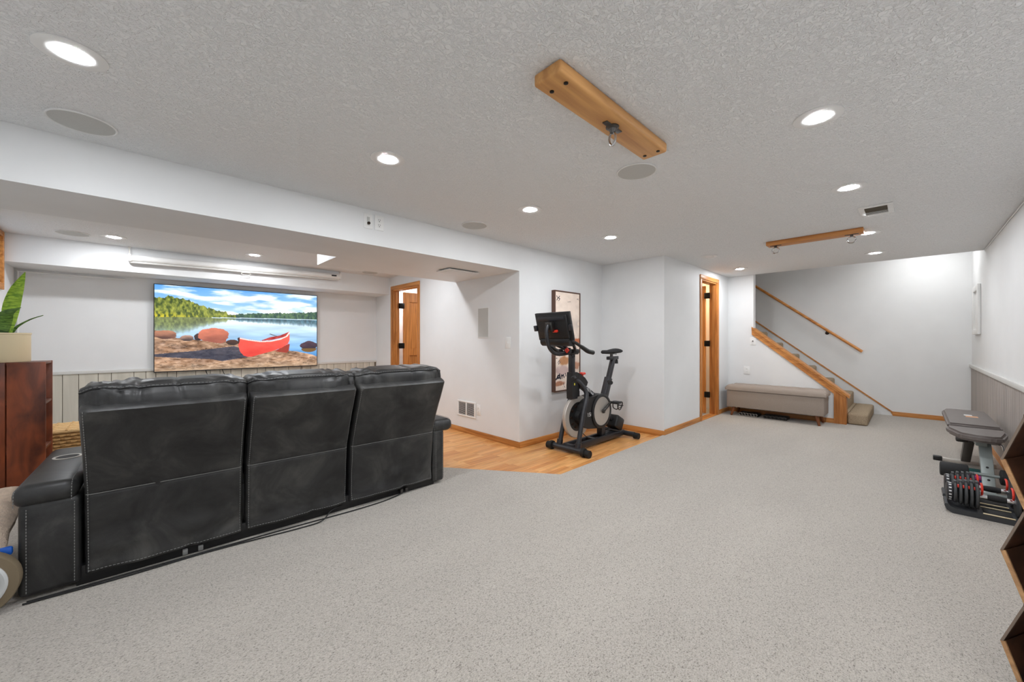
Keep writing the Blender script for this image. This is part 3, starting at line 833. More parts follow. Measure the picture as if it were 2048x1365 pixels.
    crack = np.abs(vnoise(NV, NU, 10, 26, 31, 4) - .5); c_ = c_ * (1 - .5 * np.exp(-(crack / .012) ** 2)[..., None])
    c_ = c_ + ((vnoise(NV, NU, 24, 60, 35, 3) - .5) * 90)[..., None]
    gr = ((V - .9) * 8).clip(0, 1)[..., None] * .5
    c_ = c_ * (1 - gr) + col((176, 160, 134)) * gr
    img[m_] = c_.clip(0, 255)[m_]
    # blue cast shadow on the rock (part of the picture)
    sh = inpoly(U, V, [(0, .80), (.2, .77), (.43, .715), (.47, .74), (.52, .86), (.42, .885), (.36, .905), (.3, .875), (0, .83)])
    img[sh] = (img * .32 + col((34, 50, 84)) * .55)[sh]
    # small rocks, boulder
    for cx_, cy_, rx_, ry_, c1, c2 in ((.05, .575, .06, .05, (186, 128, 100), (92, 62, 54)), (.165, .615, .035, .035, (190, 150, 130), (60, 50, 52)), (.225, .60, .022, .04, (70, 52, 52), (40, 34, 38)),
                                       (.42, .665, .035, .035, (88, 56, 44), (46, 34, 32)), (.318, .575, .088, .092, (222, 128, 100), (150, 84, 68)), (.94, .715, .062, .062, (86, 62, 74), (40, 32, 46))):
        d_ = ((U - cx_) / rx_) ** 2 + ((V - cy_) / ry_) ** 2 * np.where(V > cy_, .8, 1.0) + (rx - .5) * .9
        k = ((V - cy_) / ry_ * .5 + .5 + (rx - .5) * .9).clip(0, 1)[..., None]
        img[d_ < 1] = (col(c1) * (1 - k) + col(c2) * k)[d_ < 1]
    d_ = ((U - .94) / .058) ** 2 + ((V - .765) / .045) ** 2
    img[(d_ < 1) & (V > .755)] = (112, 84, 46)
    # canoe
    out_ = [(.455, .615), (.463, .605), (.52, .63), (.60, .652), (.67, .645), (.73, .62), (.78, .565), (.790, .515), (.797, .56), (.796, .64), (.785, .69), (.74, .745), (.68, .785), (.60, .825), (.545, .855), (.515, .858), (.49, .84), (.468, .79), (.456, .71)]
    rf = inpoly(U, V, [(.69, .79), (.79, .69), (.798, .70), (.79, .79), (.775, .815)])
    img[rf] = col((150, 52, 40))
    ins_ = inpoly(U, V, out_)
    sh_ = ((V - .6) / .28)[..., None].clip(0, 1)
    cc = col((240, 92, 78)) * (1 - sh_) + col((214, 62, 54)) * sh_ + ((rx - .5) * 26)[..., None]
    img[ins_] = cc.clip(0, 255)[ins_]
    inn = inpoly(U, V, [(.60, .645), (.66, .60), (.73, .575), (.785, .53), (.787, .56), (.775, .58), (.73, .612), (.67, .638), (.61, .648)])
    img[inn] = (col((170, 52, 48)) + ((rx2 - .5) * 70)[..., None])[inn].clip(0, 255)
    rim = [(.458, .613), (.52, .638), (.60, .66), (.67, .653), (.73, .628), (.775, .588), (.793, .54)]
    for (a_, b_) in zip(rim[:-1], rim[1:]):
        d0 = np.array(b_) - np.array(a_); L2 = d0 @ d0
        tt = (((U - a_[0]) * d0[0] + (V - a_[1]) * d0[1]) / L2).clip(0, 1)
        dd = np.hypot(U - a_[0] - tt * d0[0], (V - a_[1] - tt * d0[1]))
        img[dd < .006] = (246, 222, 214)
    img[inpoly(U, V, [(.452, .61), (.466, .603), (.464, .66), (.456, .70)])] = (60, 36, 34)
    img[inpoly(U, V, [(.655, .56), (.662, .553), (.71, .585), (.708, .592)])] = (90, 74, 60)
    return img.clip(0, 255)
tx0, tx1, tz0, tz1 = .118, 2.0, .777, 1.878
t = thing('television', (1.06, YT - .05, tz0), 'large flat television showing a red canoe on a lake shore', 'television')
b = B(t.location); b.box((tx0, YT - .055, tz0), (tx1, YT - .012, tz1), .004)
b.out('housing', M['black'], t)
b = B(t.location)
for lo, hi in (((tx0, tz0), (tx0 + .008, tz1)), ((tx1 - .008, tz0), (tx1, tz1)), ((tx0 + .008, tz0), (tx1 - .008, tz0 + .012)), ((tx0 + .008, tz1 - .008), (tx1 - .008, tz1))):
    b.box((lo[0], YT - .06, lo[1]), (hi[0], YT - .055, hi[1]))
b.out('bezel', M['bikeblack'], t)
o_ = t.location
color_grid('screen', tv_picture(), Vector((tx0 + .008, YT - .0575, tz1 - .008)) - o_, (tx1 - tx0 - .016, 0, 0), (0, 0, -(tz1 - tz0 - .02)), M['screen'], t)
B(t.location).box((.8, YT - .012, 1.1), (1.3, YT - .0095, 1.5)).out('wall_mount', M['black'], t)
for x, dx in ((.62, .06), (.80, .09)):
    c_ = B(t.location).tube(smooth_path([(x, YT - .03, tz0 + .01), (x + .02, YT - .035, tz0 - .05), (x + dx, YT - .03, .55), (x + dx + .02, YT - .025, .05)], 6), .004, 6)
    c_.out('cable', M['cord'], t)
B(t.location).tube(smooth_path([(1.78, YT - .03, tz0 + .01), (1.775, YT - .03, tz0 - .06), (1.76, YT - .025, .05)], 5), .004, 6).out('cable', M['cord'], t)
# roller screen on the soffit
t = thing('roller_screen', (1.2, YS - .07, 2.02), 'long white roller projection screen hung along the soffit', 'projection screen')
sx0, sx1, sy, sz = -.096, 2.176, YS - .06, 2.11
b = B(t.location); b.tube([(sx0, sy, sz), (sx1, sy, sz)], .038, 18); b.out('housing', M['white'], t)
b = B(t.location); b.tube([(sx0 + .02, sy - .005, sz - .046), (sx1 - .04, sy - .005, sz - .046)], .011, 10); b.out('bottom_bar', M['trimgrey'], t)
for x in (sx0, sx1 - .03): B(t.location).box((x, sy - .041, sz - .041), (x + .03, sy + .041, sz + .041), .012).out('end_cap', M['plate'], t)
for x in (sx0 + .015, sx1 - .015):
    h_ = B(t.location); hz_ = H + (.022 if x > 1 else -.022) * -1 - .004; h_.tube([(x, sy, sz + .035), (x, sy, hz_)], .004, 6); h_.box((x - .012, sy - .012, hz_ - .012), (x + .012, sy + .012, hz_), .003); h_.out('hanger', M['silver'], t)
g = B(t.location); g.tube([(.98 + .05 * math.cos(a), sy - .012, sz - .072 + .017 * math.sin(a)) for a in [i * math.pi / 12 for i in range(25)]], .004, 6, cap=False); g.out('pull_ring', M['trimgrey'], t)
B(t.location).box((2.03, sy - .0392, sz - .004), (2.10, sy - .0372, sz + .016)).out('maker_mark', M['black'], t)
t.rotation_euler = (0, R(-1.2), 0)
# thin cable channel on the television wall
b = B(); b.tube(smooth_path([(-.925, YT - .012, .84), (-.925, YT - .012, 1.6), (-.925, YT - .012, 1.885), (-.90, YT - .012, 1.905), (-.6, YT - .012, 1.905), (-.13, YT - .012, 1.905)], 6), .009, 8)
o = b.out('cable_conduit', M['white']); tag(o, 'thin white cable conduit run up and along the television wall', 'conduit')

# ---- crate shelf with plant
cx0, cx1, cy0, cy1, cz1 = -.935, -.505, 4.46, 4.78, 1.018
t = thing('crate_shelf', (-.72, 4.62, CZ), 'dark red-brown stacked wooden crate shelf by the left wall', 'shelf')
o_ = t.location
ws = [(cx0, -.690), (-.684, cx1)]
for a_, b_ in ws: B(o_).box((a_, cy0, CZ), (b_, cy0 + .016, cz1), .003).out('side_board', M['crate'], t)
for a_, b_ in ws: B(o_).box((a_, cy1 - .016, CZ), (b_, cy1, cz1), .003).out('side_board', M['crate'], t)
for z in (CZ, .36, .70, cz1 - .018):
    B(o_).box((cx0, cy0 + .016, z), (cx1 - .004, cy1 - .016, z + .018), .003).out('shelf_board', M['crate_h'], t)
B(o_).box((cx0, cy0 + .016, CZ + .02), (cx0 + .012, cy1 - .016, cz1 - .02)).out('back_board', M['crate'], t)
t = thing('potted_plant', (-.735, 4.62, cz1 + .001), 'snake plant in a cream round pot on the crate shelf', 'plant')
o_ = t.location; pz = cz1 + .001
b = B(o_); b.lathe([(.136, 0), (.141, .008), (.141, .20), (.145, .203), (.145, .214), (.136, .214), (.134, .18), (.001, .18)], (o_[0], o_[1], pz), 'z', 48); b.out('pot', M['pot'], t)
b = B(o_); b.lathe([(.132, .181), (.132, .186), (.001, .192)], (o_[0], o_[1], pz), 'z', 30); b.out('soil', M['soil'], t)
def leaf(path, widths, mat, face, fold=.25):
    b = B(o_); P = [Vector(p) for p in path]; n = len(P); vs = []
    fv = Vector(face).normalized()
    for i in range(n):
        tg = (P[min(i + 1, n - 1)] - P[max(i - 1, 0)]).normalized()
        sd = tg.cross(fv).normalized(); nn = sd.cross(tg)
        wd = widths[i]
        for th in (.0022, -.0022):
            vs += [P[i] - sd * wd - nn * wd * fold + nn * th, P[i] + nn * th, P[i] + sd * wd - nn * wd * fold + nn * th]
    fs = []
    for i in range(n - 1):
        a_, c_ = i * 6, (i + 1) * 6
        for k in (0, 1): fs += [(a_ + k, a_ + k + 1, c_ + k + 1, c_ + k), (a_ + 3 + k, c_ + 3 + k, c_ + 4 + k, a_ + 4 + k)]
        fs += [(a_, c_, c_ + 3, a_ + 3), (a_ + 2, a_ + 5, c_ + 5, c_ + 2)]
    fs += [(0, 3, 4, 1), (1, 4, 5, 2), ((n - 1) * 6, (n - 1) * 6 + 1, (n - 1) * 6 + 4, (n - 1) * 6 + 3), ((n - 1) * 6 + 1, (n - 1) * 6 + 2, (n - 1) * 6 + 5, (n - 1) * 6 + 4)]
    b.add(vs, fs); return b.out('leaf', mat, t)
camdir = (0.15, -1, 0.05)
zt = pz + .186
def lf(pts, wmax, mat, face=camdir, prof=(.35, .6, .85, 1, 1, .92, .75, .45, .04)):
    pp = smooth_path(pts, 4); n = len(pp)
    ws_ = [wmax * np.interp(i / (n - 1), np.linspace(0, 1, len(prof)), prof) for i in range(n)]
    leaf(pp, ws_, mat, face)
lf([(-.70, 4.60, zt), (-.69, 4.60, zt + .16), (-.665, 4.60, zt + .32), (-.62, 4.61, zt + .485)], .041, M['leaf'])
lf([(-.715, 4.57, zt), (-.715, 4.56, zt + .10), (-.69, 4.55, zt + .17), (-.63, 4.54, zt + .215)], .046, M['leafdark'], (0.5, -1, 0.35), (.45, .7, .95, 1, .9, .7, .45, .2, .03))
lf([(-.70, 4.62, zt), (-.665, 4.62, zt + .07), (-.60, 4.62, zt + .13), (-.535, 4.62, zt + .165)], .013, M['leafdark'], (0, -.6, .8), (.9, 1, .9, .7, .5, .4, .3, .2, .1))
lf([(-.745, 4.58, zt), (-.78, 4.57, zt + .07), (-.81, 4.56, zt + .13), (-.84, 4.55, zt + .17)], .026, M['leafdark'])
lf([(-.755, 4.64, zt), (-.80, 4.64, zt + .03), (-.84, 4.64, zt + .06), (-.88, 4.63, zt + .075)], .02, M['leaf'])
lf([(-.70, 4.65, zt), (-.715, 4.66, zt + .09), (-.735, 4.67, zt + .13), (-.745, 4.68, zt + .15)], .008, M['leafdark'])

# ---- wicker basket
t = thing('wicker_basket', (-.36, 5.2, CZ), 'wicker basket with flat woven lid between crate shelf and sofa', 'basket')
o_ = t.location; wx0, wx1, wy0, wy1, wz = -.58, -.14, 4.98, 5.44, .42
B(o_).box((wx0 + .012, wy0 + .012, CZ), (wx1 - .012, wy1 - .012, wz - .03)).out('liner', M['wicker'], t)
b = B(o_)
for k in range(13):
    z = CZ + .015 + k * .028
    def ring_pts(off):
        pts = []
        cs = [(wx0, wy0), (wx1, wy0), (wx1, wy1), (wx0, wy1)]
        for i in range(4):
            a_, c_ = Vector((*cs[i], z)), Vector((*cs[(i + 1) % 4], z)); nrm = Vector(((c_ - a_).y, -(c_ - a_).x, 0)).normalized()
            for j in range(14):
                pts.append(a_.lerp(c_, j / 14) + nrm * (.006 * (1 if (j + k) % 2 else -1)))
        pts.append(pts[0]); return pts
    b.tube(ring_pts(0), .0125, 6, cap=False)
b.out('weave', M['wicker'], t); 
b = B(o_); b.box((wx0 - .012, wy0 - .012, wz - .03), (wx1 + .012, wy1 + .012, wz - .006), .01); ld = b.out('lid', M['wicker_l'], t)
for i in range(5):
    x = wx0 + .04 + i * .09; B(o_).box((x - .008, wy0 - .01, wz - .007), (x + .008, wy1 + .01, wz), .003).out('lid_slat', M['wicker'], ld)
for i in range(5):
    y_ = wy0 + .045 + i * .092; B(o_).box((wx0 - .01, y_ - .03, wz - .0065), (wx1 + .01, y_ + .03, wz - .002), .002).out('lid_slat', M['wicker_l'], ld)

# ---- sofa (local: x along the back, y inward, z up)
sf = thing('recliner_sofa', (-.358, 2.709, CZ), 'long charcoal leather reclining sofa seen from behind', 'sofa', None, R(-1.69))
def sofa_prof(z):
    return np.interp(z, [.05, .12, .25, .40, .43, .46, .6, .75, .84], [.012, .0, .008, .022, .024, .03, .085, .155, .195])
def bil(g_, v, u):
    h_, w_ = g_.shape; y_ = min(max(v, 0), .9999) * (h_ - 1); x_ = min(max(u, 0), .9999) * (w_ - 1)
    j, i = int(y_), int(x_); fy_, fx_ = y_ - j, x_ - i
    return (g_[j, i] * (1 - fx_) + g_[j, i + 1] * fx_) * (1 - fy_) + (g_[j + 1, i] * (1 - fx_) + g_[j + 1, i + 1] * fx_) * fy_
def back_panel(x0, x1, k):
    zb, zt_ = .048, .842
    nz = vnoise(60, 40, 5, 7, 40 + k, 3)
    def fn(u, v):
        # v runs up the back, then over the top edge
        x = x0 + (x1 - x0) * u
        z = zb + (zt_ - zb) * min(v / .93, 1.0)
        o_ = float(sofa_prof(z))
        over = max(0, (v - .93) / .07)
        if over > 0:
            a_ = over * math.pi / 2; o_ -= .045 * (1 - math.cos(a_)) + .03 * over; z += .03 * math.sin(a_)
        e = min(u, 1 - u) * (x1 - x0)
        rd = .03
        if e < rd: o_ -= rd * (1 - math.sqrt(max(0, 1 - (1 - e / rd) ** 2)))
        eb = z - zb
        if eb < .02: o_ -= .02 * (1 - math.sqrt(max(0, 1 - (1 - eb / .02) ** 2)))
        seam = math.exp(-((z - .43) / .008) ** 2)
        o_ -= .004 * seam
        o_ += .02 * (bil(nz, v, u) - .5) * (1.3 if z < .43 else .6) * min(1, abs(z - .43) / .2)
        o_ += .012 * math.sin(math.pi * u) * (1 if z < .43 else .5) * min(1, abs(z - .43) / .2)
        # pinch at the zip in the lower hem
        o_ -= .02 * math.exp(-((u - .62) / .04) ** 2 - ((z - zb) / .07) ** 2)
        return (x, -o_, z)
    us = [0, .008, .02, .035, .05] + [i / 34 for i in range(3, 32)] + [.95, .965, .98, .992, 1]
    vs = [0, .006, .014, .03] + [i / 44 for i in range(2, 41)] + [.93, .945, .96, .975, .99, 1]
    vs = sorted(set(vs + [ .93 * (.43 + d - zb) / (zt_ - zb) for d in (-.012, -.006, 0, .006, .012)]))
    b = B(); nu, nv = len(us), len(vs)
    V_ = [fn(u, v) for v in vs for u in us]
    F_ = [(j * nu + i, j * nu + i + 1, (j + 1) * nu + i + 1, (j + 1) * nu + i) for j in range(nv - 1) for i in range(nu - 1)]
    # close with a sheet behind
    n0 = len(V_); ring = [i for i in range(nu)] + [j * nu + nu - 1 for j in range(1, nv)] + [(nv - 1) * nu + i for i in range(nu - 2, -1, -1)] + [j * nu for j in range(nv - 2, 0, -1)]
    for q in ring: V_.append((V_[q][0], V_[q][1] + .05, V_[q][2]))
    m_ = len(ring)
    F_ += [(ring[i], ring[(i + 1) % m_], n0 + (i + 1) % m_, n0 + i) for i in range(m_)]
    F_.append(tuple(range(n0, n0 + m_)))
    b.add(V_, F_); o = b.out('back_panel', M['leather'], sf, ang=60)
    for u in (.022, .978):
        d = B(); d.dashes([Vector(fn(u, v)) + Vector((0, -.0022, 0)) for v in [i / 60 for i in range(1, 57)]], .0016, .009, .005)
        d.out('stitching', M['stitch'], o, smooth=False)['kind'] = 'stuff'
    d = B()
    d.dashes([Vector(fn(u, .022)) + Vector((0, -.002, 0)) for u in [.02 + .96 * i / 40 for i in range(41)]], .0014, .009, .005)
    d.out('stitching', M['stitch'], o, smooth=False)['kind'] = 'stuff'
    d = B(); vv = .93 * (.43 + .003 - zb) / (zt_ - zb)
    d.tube([Vector(fn(.01 + .98 * i / 40, vv)) + Vector((0, -.0035, 0)) for i in range(41)], .0018, 5); d.out('seam', M['seam'], o, smooth=False)
def superbox(b, c, h, amp, seed, e=.32, crease=0):
    """puffy box: superellipsoid with wrinkles; returns the surface as a function of two angles"""
    nu, nv = 64, 60
    nz = vnoise(nv + 1, nu + 1, 6, 14, seed, 3)
    rg = np.random.RandomState(seed)
    cr = [(rg.uniform(-.9, .9), rg.uniform(.02, .05), rg.uniform(.03, .09), rg.uniform(-.5, .5)) for _ in range(crease)]
    sg = lambda a_, p: math.copysign(abs(a_) ** p, a_)
    def surf(ph, th, push=0.0):
        i = (th % (2 * math.pi)) / (2 * math.pi); j = (ph + math.pi / 2) / math.pi
        k = min(i, 1 - i) * 2           # mirror so that the seam closes
        r_ = 1 + amp * (bil(nz, j, k) - .5) + push
        x = sg(math.sin(ph), e * .75); cr_ = sg(math.cos(ph), e * .75)
        y = cr_ * sg(math.cos(th), e); z = cr_ * sg(math.sin(th), e)
        for (cx_, cw_, cd_, ct_) in cr:
            r_ -= cd_ * math.exp(-((x - cx_ - ct_ * .12 * z) / cw_) ** 2)
        return (c[0] + h[0] * x, c[1] + h[1] * y * r_, c[2] + h[2] * z * r_)
    # denser rings in the middle of the long axis
    phs = [math.asin(max(-1, min(1, sg(s_, 1 / (e * .75))))) for s_ in np.linspace(-1, 1, nv + 1)]
    vs = [surf(p, 2 * math.pi * i / nu) for p in phs for i in range(nu)]
    fs = [(j * nu + i, j * nu + (i + 1) % nu, (j + 1) * nu + (i + 1) % nu, (j + 1) * nu + i) for j in range(nv) for i in range(nu)]
    b.add(vs, fs); return surf, phs
segs = [(.168, .785), (.800, 1.372), (1.388, 2.035)]
for k, (a_, c_) in enumerate(segs):
    back_panel(a_, c_, k)
    b = B(); sfn, phs = superbox(b, ((a_ + c_) / 2, .0, .858), ((c_ - a_) / 2 + .016, .155, .107), .30, 60 + k, .46, 5)
    hc = b.out('head_cushion', M['leather'], sf, ang=75)
    d = B()
    d.tube([sfn(p, R(148), .012) for p in phs[1:-1]], .0035, 6)
    d.out('welt', M['black'], hc)
    d = B(); d.dashes([sfn(p, R(144), .02) for p in phs[1:-1]], .0014, .010, .006); d.out('stitching', M['stitch'], hc, smooth=False)['kind'] = 'stuff'
    b = B(); superbox(b, ((a_ + c_) / 2, .165, .60), ((c_ - a_) / 2 + .005, .14, .24), .14, 70 + k, .4); b.out('back_cushion', M['leather'], sf, ang=75)
    b = B(); b.box((a_ + .01, .20, .30), (c_ - .01, .80, .46), .05, 4); b.out('seat_cushion', M['leather'], sf)
    b = B(); b.box((a_ + .01, .78, .06), (c_ - .01, .86, .40), .03, 3); b.out('footrest', M['leather'], sf)
b = B(); b.box((.16, .06, .05), (2.04, .78, .31), .01); b.out('base_frame', M['black'], sf)
b = B(); b.box((.14, .02, .0), (2.06, .06, .09), .004); b.out('rail', M['black'], sf)
for x in (.52, .585, 1.76, 1.80): B().box((x, -.006, .012), (x + .022, .02, .04), .004).out('clip', M['stitch'] if x < 1 else M['darkmetal'], sf)
def arm(x0, x1, xa, xb, left):
    b = B(); b.box((x0, .0, .02), (x1, .86, .435), .022, 3); a_ = b.out('arm', M['leather'], sf)
    b = B(); b.box((xa, -.012, .415), (xb, .84, .515), .045, 4); cp_ = b.out('arm_cap', M['leather'], sf)
    for x in (x0 + .026, x1 - .02): B().dashes([(x, -.0022, z) for z in (.04, .41)], .0016, .009, .005).out('stitching', M['stitch'], a_, smooth=False)['kind'] = 'stuff'
    for x in (xa + .012, xb - .022):
        d = B(); d.dashes([(x, .82, .514 if x > xa + .02 else .492), (x, .03, .514 if x > xa + .02 else .492), (x, -.006, .495), (x, -.0135, .46), (x, -.0135, .425)], .0016, .009, .005)
        d.out('stitching', M['stitch'], cp_, smooth=False)['kind'] = 'stuff'
    return cp_
arm(-.03, .158, -.05, .152, True); arm(2.04, 2.145, 2.03, 2.225, False)
b = B(); b.lathe([(.050, .0), (.056, .002), (.056, .006), (.045, .006), (.043, -.05), (.001, -.05)], (.055, .52, .513), 'z', 30); b.out('cup_holder', M['silver'], sf)
b = B(); b.lathe([(.042, .004), (.042, .0055), (.001, .0055)], (.055, .52, .513), 'z', 30); b.out('cup_holder_well', M['slot'], sf)
for x in (.05, .75, 1.45, 2.10): B().cyl((x, .10, 0), (x, .10, .06), .025).out('foot', M['black'], sf)
for x in (.05, .75, 1.45, 2.10): B().cyl((x, .78, 0), (x, .78, .06), .025).out('foot', M['black'], sf)
# cords on the carpet behind the sofa
sf_inv = (Matrix.Translation(sf.location) @ Matrix.Rotation(R(-1.69), 4, 'Z')).inverted()
b = B(); b.tube(smooth_path([(-.37, 2.69, CZ + .006), (-.05, 2.665, CZ + .005), (.25, 2.66, CZ + .005), (.5, 2.632, CZ + .005), (.70, 2.605, CZ + .005), (.83, 2.60, CZ + .01), (.90, 2.64, CZ + .04), (1.0, 2.70, CZ + .03)], 8), .0038, 8)
c_ = b.out('power_cord', M['cord'], sf); c_.matrix_parent_inverse = sf_inv
b = B(); b.tube(smooth_path([(-.36, 2.705, CZ + .005), (.1, 2.68, CZ + .005), (.6, 2.655, CZ + .005), (1.1, 2.62, CZ + .005), (1.35, 2.64, CZ + .006), (1.5, 2.69, CZ + .02)], 8), .004, 8)
c_ = b.out('power_cord', M['cord'], sf); c_.matrix_parent_inverse = sf_inv

# ---- wheeled thing and blanket at the lower left
t = thing('wheeled_roller', (-.52, 2.70, CZ), 'grey plastic wheel with tan tyre under the blanket beside the sofa', 'wheel')
o_ = t.location; wc_ = (-.507, 2.652, CZ + .14)
b = B(o_); b.lathe([(.098, .0), (.134, .003), (.138, .01), (.138, .05), (.098, .056)], (wc_[0], wc_[1], wc_[2]), 'y', 44); b.out('tyre', M['tan'], t)
b = B(o_); b.lathe([(.106, .001), (.106, -.006), (.098, -.012), (.074, -.006), (.045, -.013), (.001, -.014)], (wc_[0], wc_[1], wc_[2]), 'y', 44); hb = b.out('hub', M['wheelgrey'], t)
for i in range(4): B(o_).box((wc_[0] + .045 + i * .011, wc_[1] - .014, wc_[2] - .012), (wc_[0] + .051 + i * .011, wc_[1] - .006, wc_[2] + .014)).out('vent_slot', M['slot'], hb)
b = B(o_); b.box((-.50, 2.712, CZ + .225), (-.40, 2.735, CZ + .262), .008); b.out('frame', M['blue'], t)
b = B(o_); b.cyl((wc_[0], 2.70, wc_[2]), (wc_[0], 2.74, wc_[2]), .012); b.box((wc_[0] - .012, 2.712, wc_[2]), (wc_[0] + .012, 2.735, CZ + .23), .003); b.out('axle', M['darkmetal'], t)
bl = B((-.66, 2.9, CZ + .2))
nzb = vnoise(41, 41, 4, 4, 91, 4)
def blanket(u, v):
    x = -.935 + .52 * u; y_ = 2.78 + .56 * v
    z = .385 + .06 * (nzb[int(v * 40), int(u * 40)] - .5) + .02 * math.sin(u * 5 + v * 3)
    if u > .86: k = (u - .86) / .14; z -= .07 * k * k; x = -.935 + .52 * (.86 + .12 * k)
    if v < .22:
        k = 1 - v / .22; z -= (.30 - .19 * u + .16 * max(0, .97 - u) ) * k ** 1.5; y_ = 2.80 - .05 * k + .2 * v + .012 * math.sin(u * 16) * k
    if v > .88: z -= .15 * ((v - .88) / .12) ** 2
    return (x, y_, z + CZ)
bl.grid(blanket, 40, 40)
n_ = len(bl.v); bl.v += [p + Vector((0, 0, -.018)) for p in bl.v]; bl.f += [tuple(i + n_ for i in f[::-1]) for f in bl.f]
o = bl.out('plush_blanket', M['blanket'], ang=80); o.location = (-.66, 2.9, CZ + .2)
tag(o, 'rumpled beige plush blanket draped beside the left arm of the sofa', 'blanket')

# ---- picture behind the bicycle
def art_picture():
    h_, w_ = 420, 180
    U, V = np.meshgrid(np.linspace(0, 1, w_), np.linspace(0, 1, h_))
    col = lambda c_: np.array(c_, float)
    n1 = vnoise(h_, w_, 4, 14, 51, 5); n2 = vnoise(h_, w_, 10, 22, 52, 4); n3 = vnoise(h_, w_, 30, 60, 53, 2)
    img = col((250, 231, 215))[None, None] * np.ones((h_, w_, 1)) + ((n1 - .5) * 36)[..., None]
    band = np.exp(-((V - .32) / .06) ** 2) * (n1 > .45)
    img = img * (1 - .35 * band[..., None]) + col((168, 156, 148)) * .35 * band[..., None]
    band = np.exp(-((V - .50) / .08) ** 2) * (n2 > .5) * .5
    img = img * (1 - band[..., None]) + col((206, 176, 160)) * band[..., None]
    for cu, cv, ru, rv, c_ in ((.92, .50, .14, .03, (200, 110, 70)), (.35, .70, .22, .05, (196, 134, 86)), (.15, .93, .22, .03, (190, 126, 92)), (.85, .76, .2, .04, (206, 150, 120)), (.3, .80, .3, .05, (214, 186, 180))):
        d_ = np.exp(-((U - cu) / ru) ** 2 - ((V - cv) / rv) ** 2) * (.4 + 1.2 * n2); d_ = ((d_ - .3) * 3).clip(0, .9)[..., None]
        img = img * (1 - d_) + col(c_) * d_
    sp = (n3 > .78) & (V > .45) & (n1 > .5); img[sp] = img[sp] * .6
    def stroke(pts, wd, c_):
        for (a_, b_) in zip(pts[:-1], pts[1:]):
            d0 = np.array(b_) - np.array(a_); L2 = d0 @ d0
            tt = (((U - a_[0]) * d0[0] + (V - a_[1]) * d0[1]) / L2).clip(0, 1)
            dd = np.hypot((U - a_[0] - tt * d0[0]), (V - a_[1] - tt * d0[1]) * 2.3)
            img[(dd < wd * (.6 + .8 * n3))] = c_
    ink = (36, 34, 52)
    stroke([(.02, .885), (.10, .87), (.16, .875), (.17, .85), (.10, .85), (.04, .88)], .022, ink); stroke([(.17, .835), (.2, .88)], .022, ink)
    stroke([(.24, .845), (.26, .875)], .02, ink); stroke([(.25, .86), (.32, .845), (.34, .87)], .022, ink); stroke([(.40, .835), (.42, .86)], .016, ink)
    stroke([(.10, .715), (.15, .695), (.18, .715), (.13, .735), (.10, .715)], .01, (120, 110, 112))
    stroke([(.05, .045), (.10, .065), (.06, .085)], .012, (48, 40, 40)); stroke([(.16, .045), (.12, .06), (.17, .07), (.13, .09)], .012, (48, 40, 40))
    stroke([(.90, .055), (.95, .05), (.96, .065)], .008, (150, 130, 120)); stroke([(.50, .095), (.62, .088)], .01, (196, 176, 160))
    return img.clip(0, 255)
ax0, ax1, az0, az1 = 3.525, 4.03, .56, 1.775
t = thing('wall_art', ((ax0 + ax1) / 2, YW, az0), 'tall abstract canvas in a deep brown frame behind the exercise bike', 'picture')
o_ = t.location
for lo, hi in (((ax0, az0), (ax0 + .014, az1)), ((ax1 - .014, az0), (ax1, az1)), ((ax0 + .014, az0), (ax1 - .014, az0 + .014)), ((ax0 + .014, az1 - .014), (ax1 - .014, az1))):
    B(o_).box((lo[0], YW - .055, lo[1]), (hi[0], YW - .001, hi[1]), .0015, 1).out('frame_rail', M['framebrown'], t)
B(o_).box((ax0 + .014, YW - .046, az0 + .014), (ax1 - .014, YW - .01, az1 - .014)).out('stretcher', M['framebrown'], t)
color_grid('canvas', art_picture(), Vector((ax0 + .016, YW - .048, az1 - .016)) - o_, (ax1 - ax0 - .032, 0, 0), (0, 0, -(az1 - az0 - .032)), M['canvas'], t)

# ---- exercise bike
YB = 2.49
bk = thing('exercise_bike', (3.72, YB, 0), 'black stationary exercise bike with silver flywheel and tilted screen', 'exercise bike')
o_ = bk.location
def bp(name, b, mat, parent=None, **k): return b.out(name, M[mat], parent or bk, **k)
mir = lambda p: (p[0], 2 * YB - p[1], p[2])
fs_ = bp('front_stabilizer', B(o_).tube([(3.215, YB - .19, .047), (3.215, YB + .19, .047)], .031, 16), 'bikeblack')
for s_ in (-1, 1):
    bp('end_cap', B(o_).cyl((3.215, YB + s_ * .225, .040), (3.215, YB + s_ * .275, .040), .037), 'rubber', fs_)
    bp('transport_wheel', B(o_).lathe([(.045, -.016), (.047, 0), (.045, .016)], (3.205, YB + s_ * .207, .0475), 'y', 14), 'rubber', fs_)
rs_ = bp('rear_stabilizer', B(o_).tube([(4.245, YB - .20, .05), (4.245, YB + .20, .05)], .031, 16), 'bikeblack')
for s_ in (-1, 1): bp('end_cap', B(o_).cyl((4.245, YB + s_ * .195, .04), (4.245, YB + s_ * .255, .04), .036), 'rubber', rs_)
b = B(o_)
for s_ in (-1, 1): b.box((3.22, YB + s_ * .055 - .016, .025), (4.24, YB + s_ * .055 + .016, .09), .006)
b.box((3.6, YB - .05, .05), (3.66, YB + .05, .088), .004); b.box((3.86, YB - .05, .05), (4.22, YB + .05, .086), .004); b.box((3.22, YB - .05, .03), (3.27, YB + .05, .085), .004)
bp('base_frame', b, 'bikeblack')
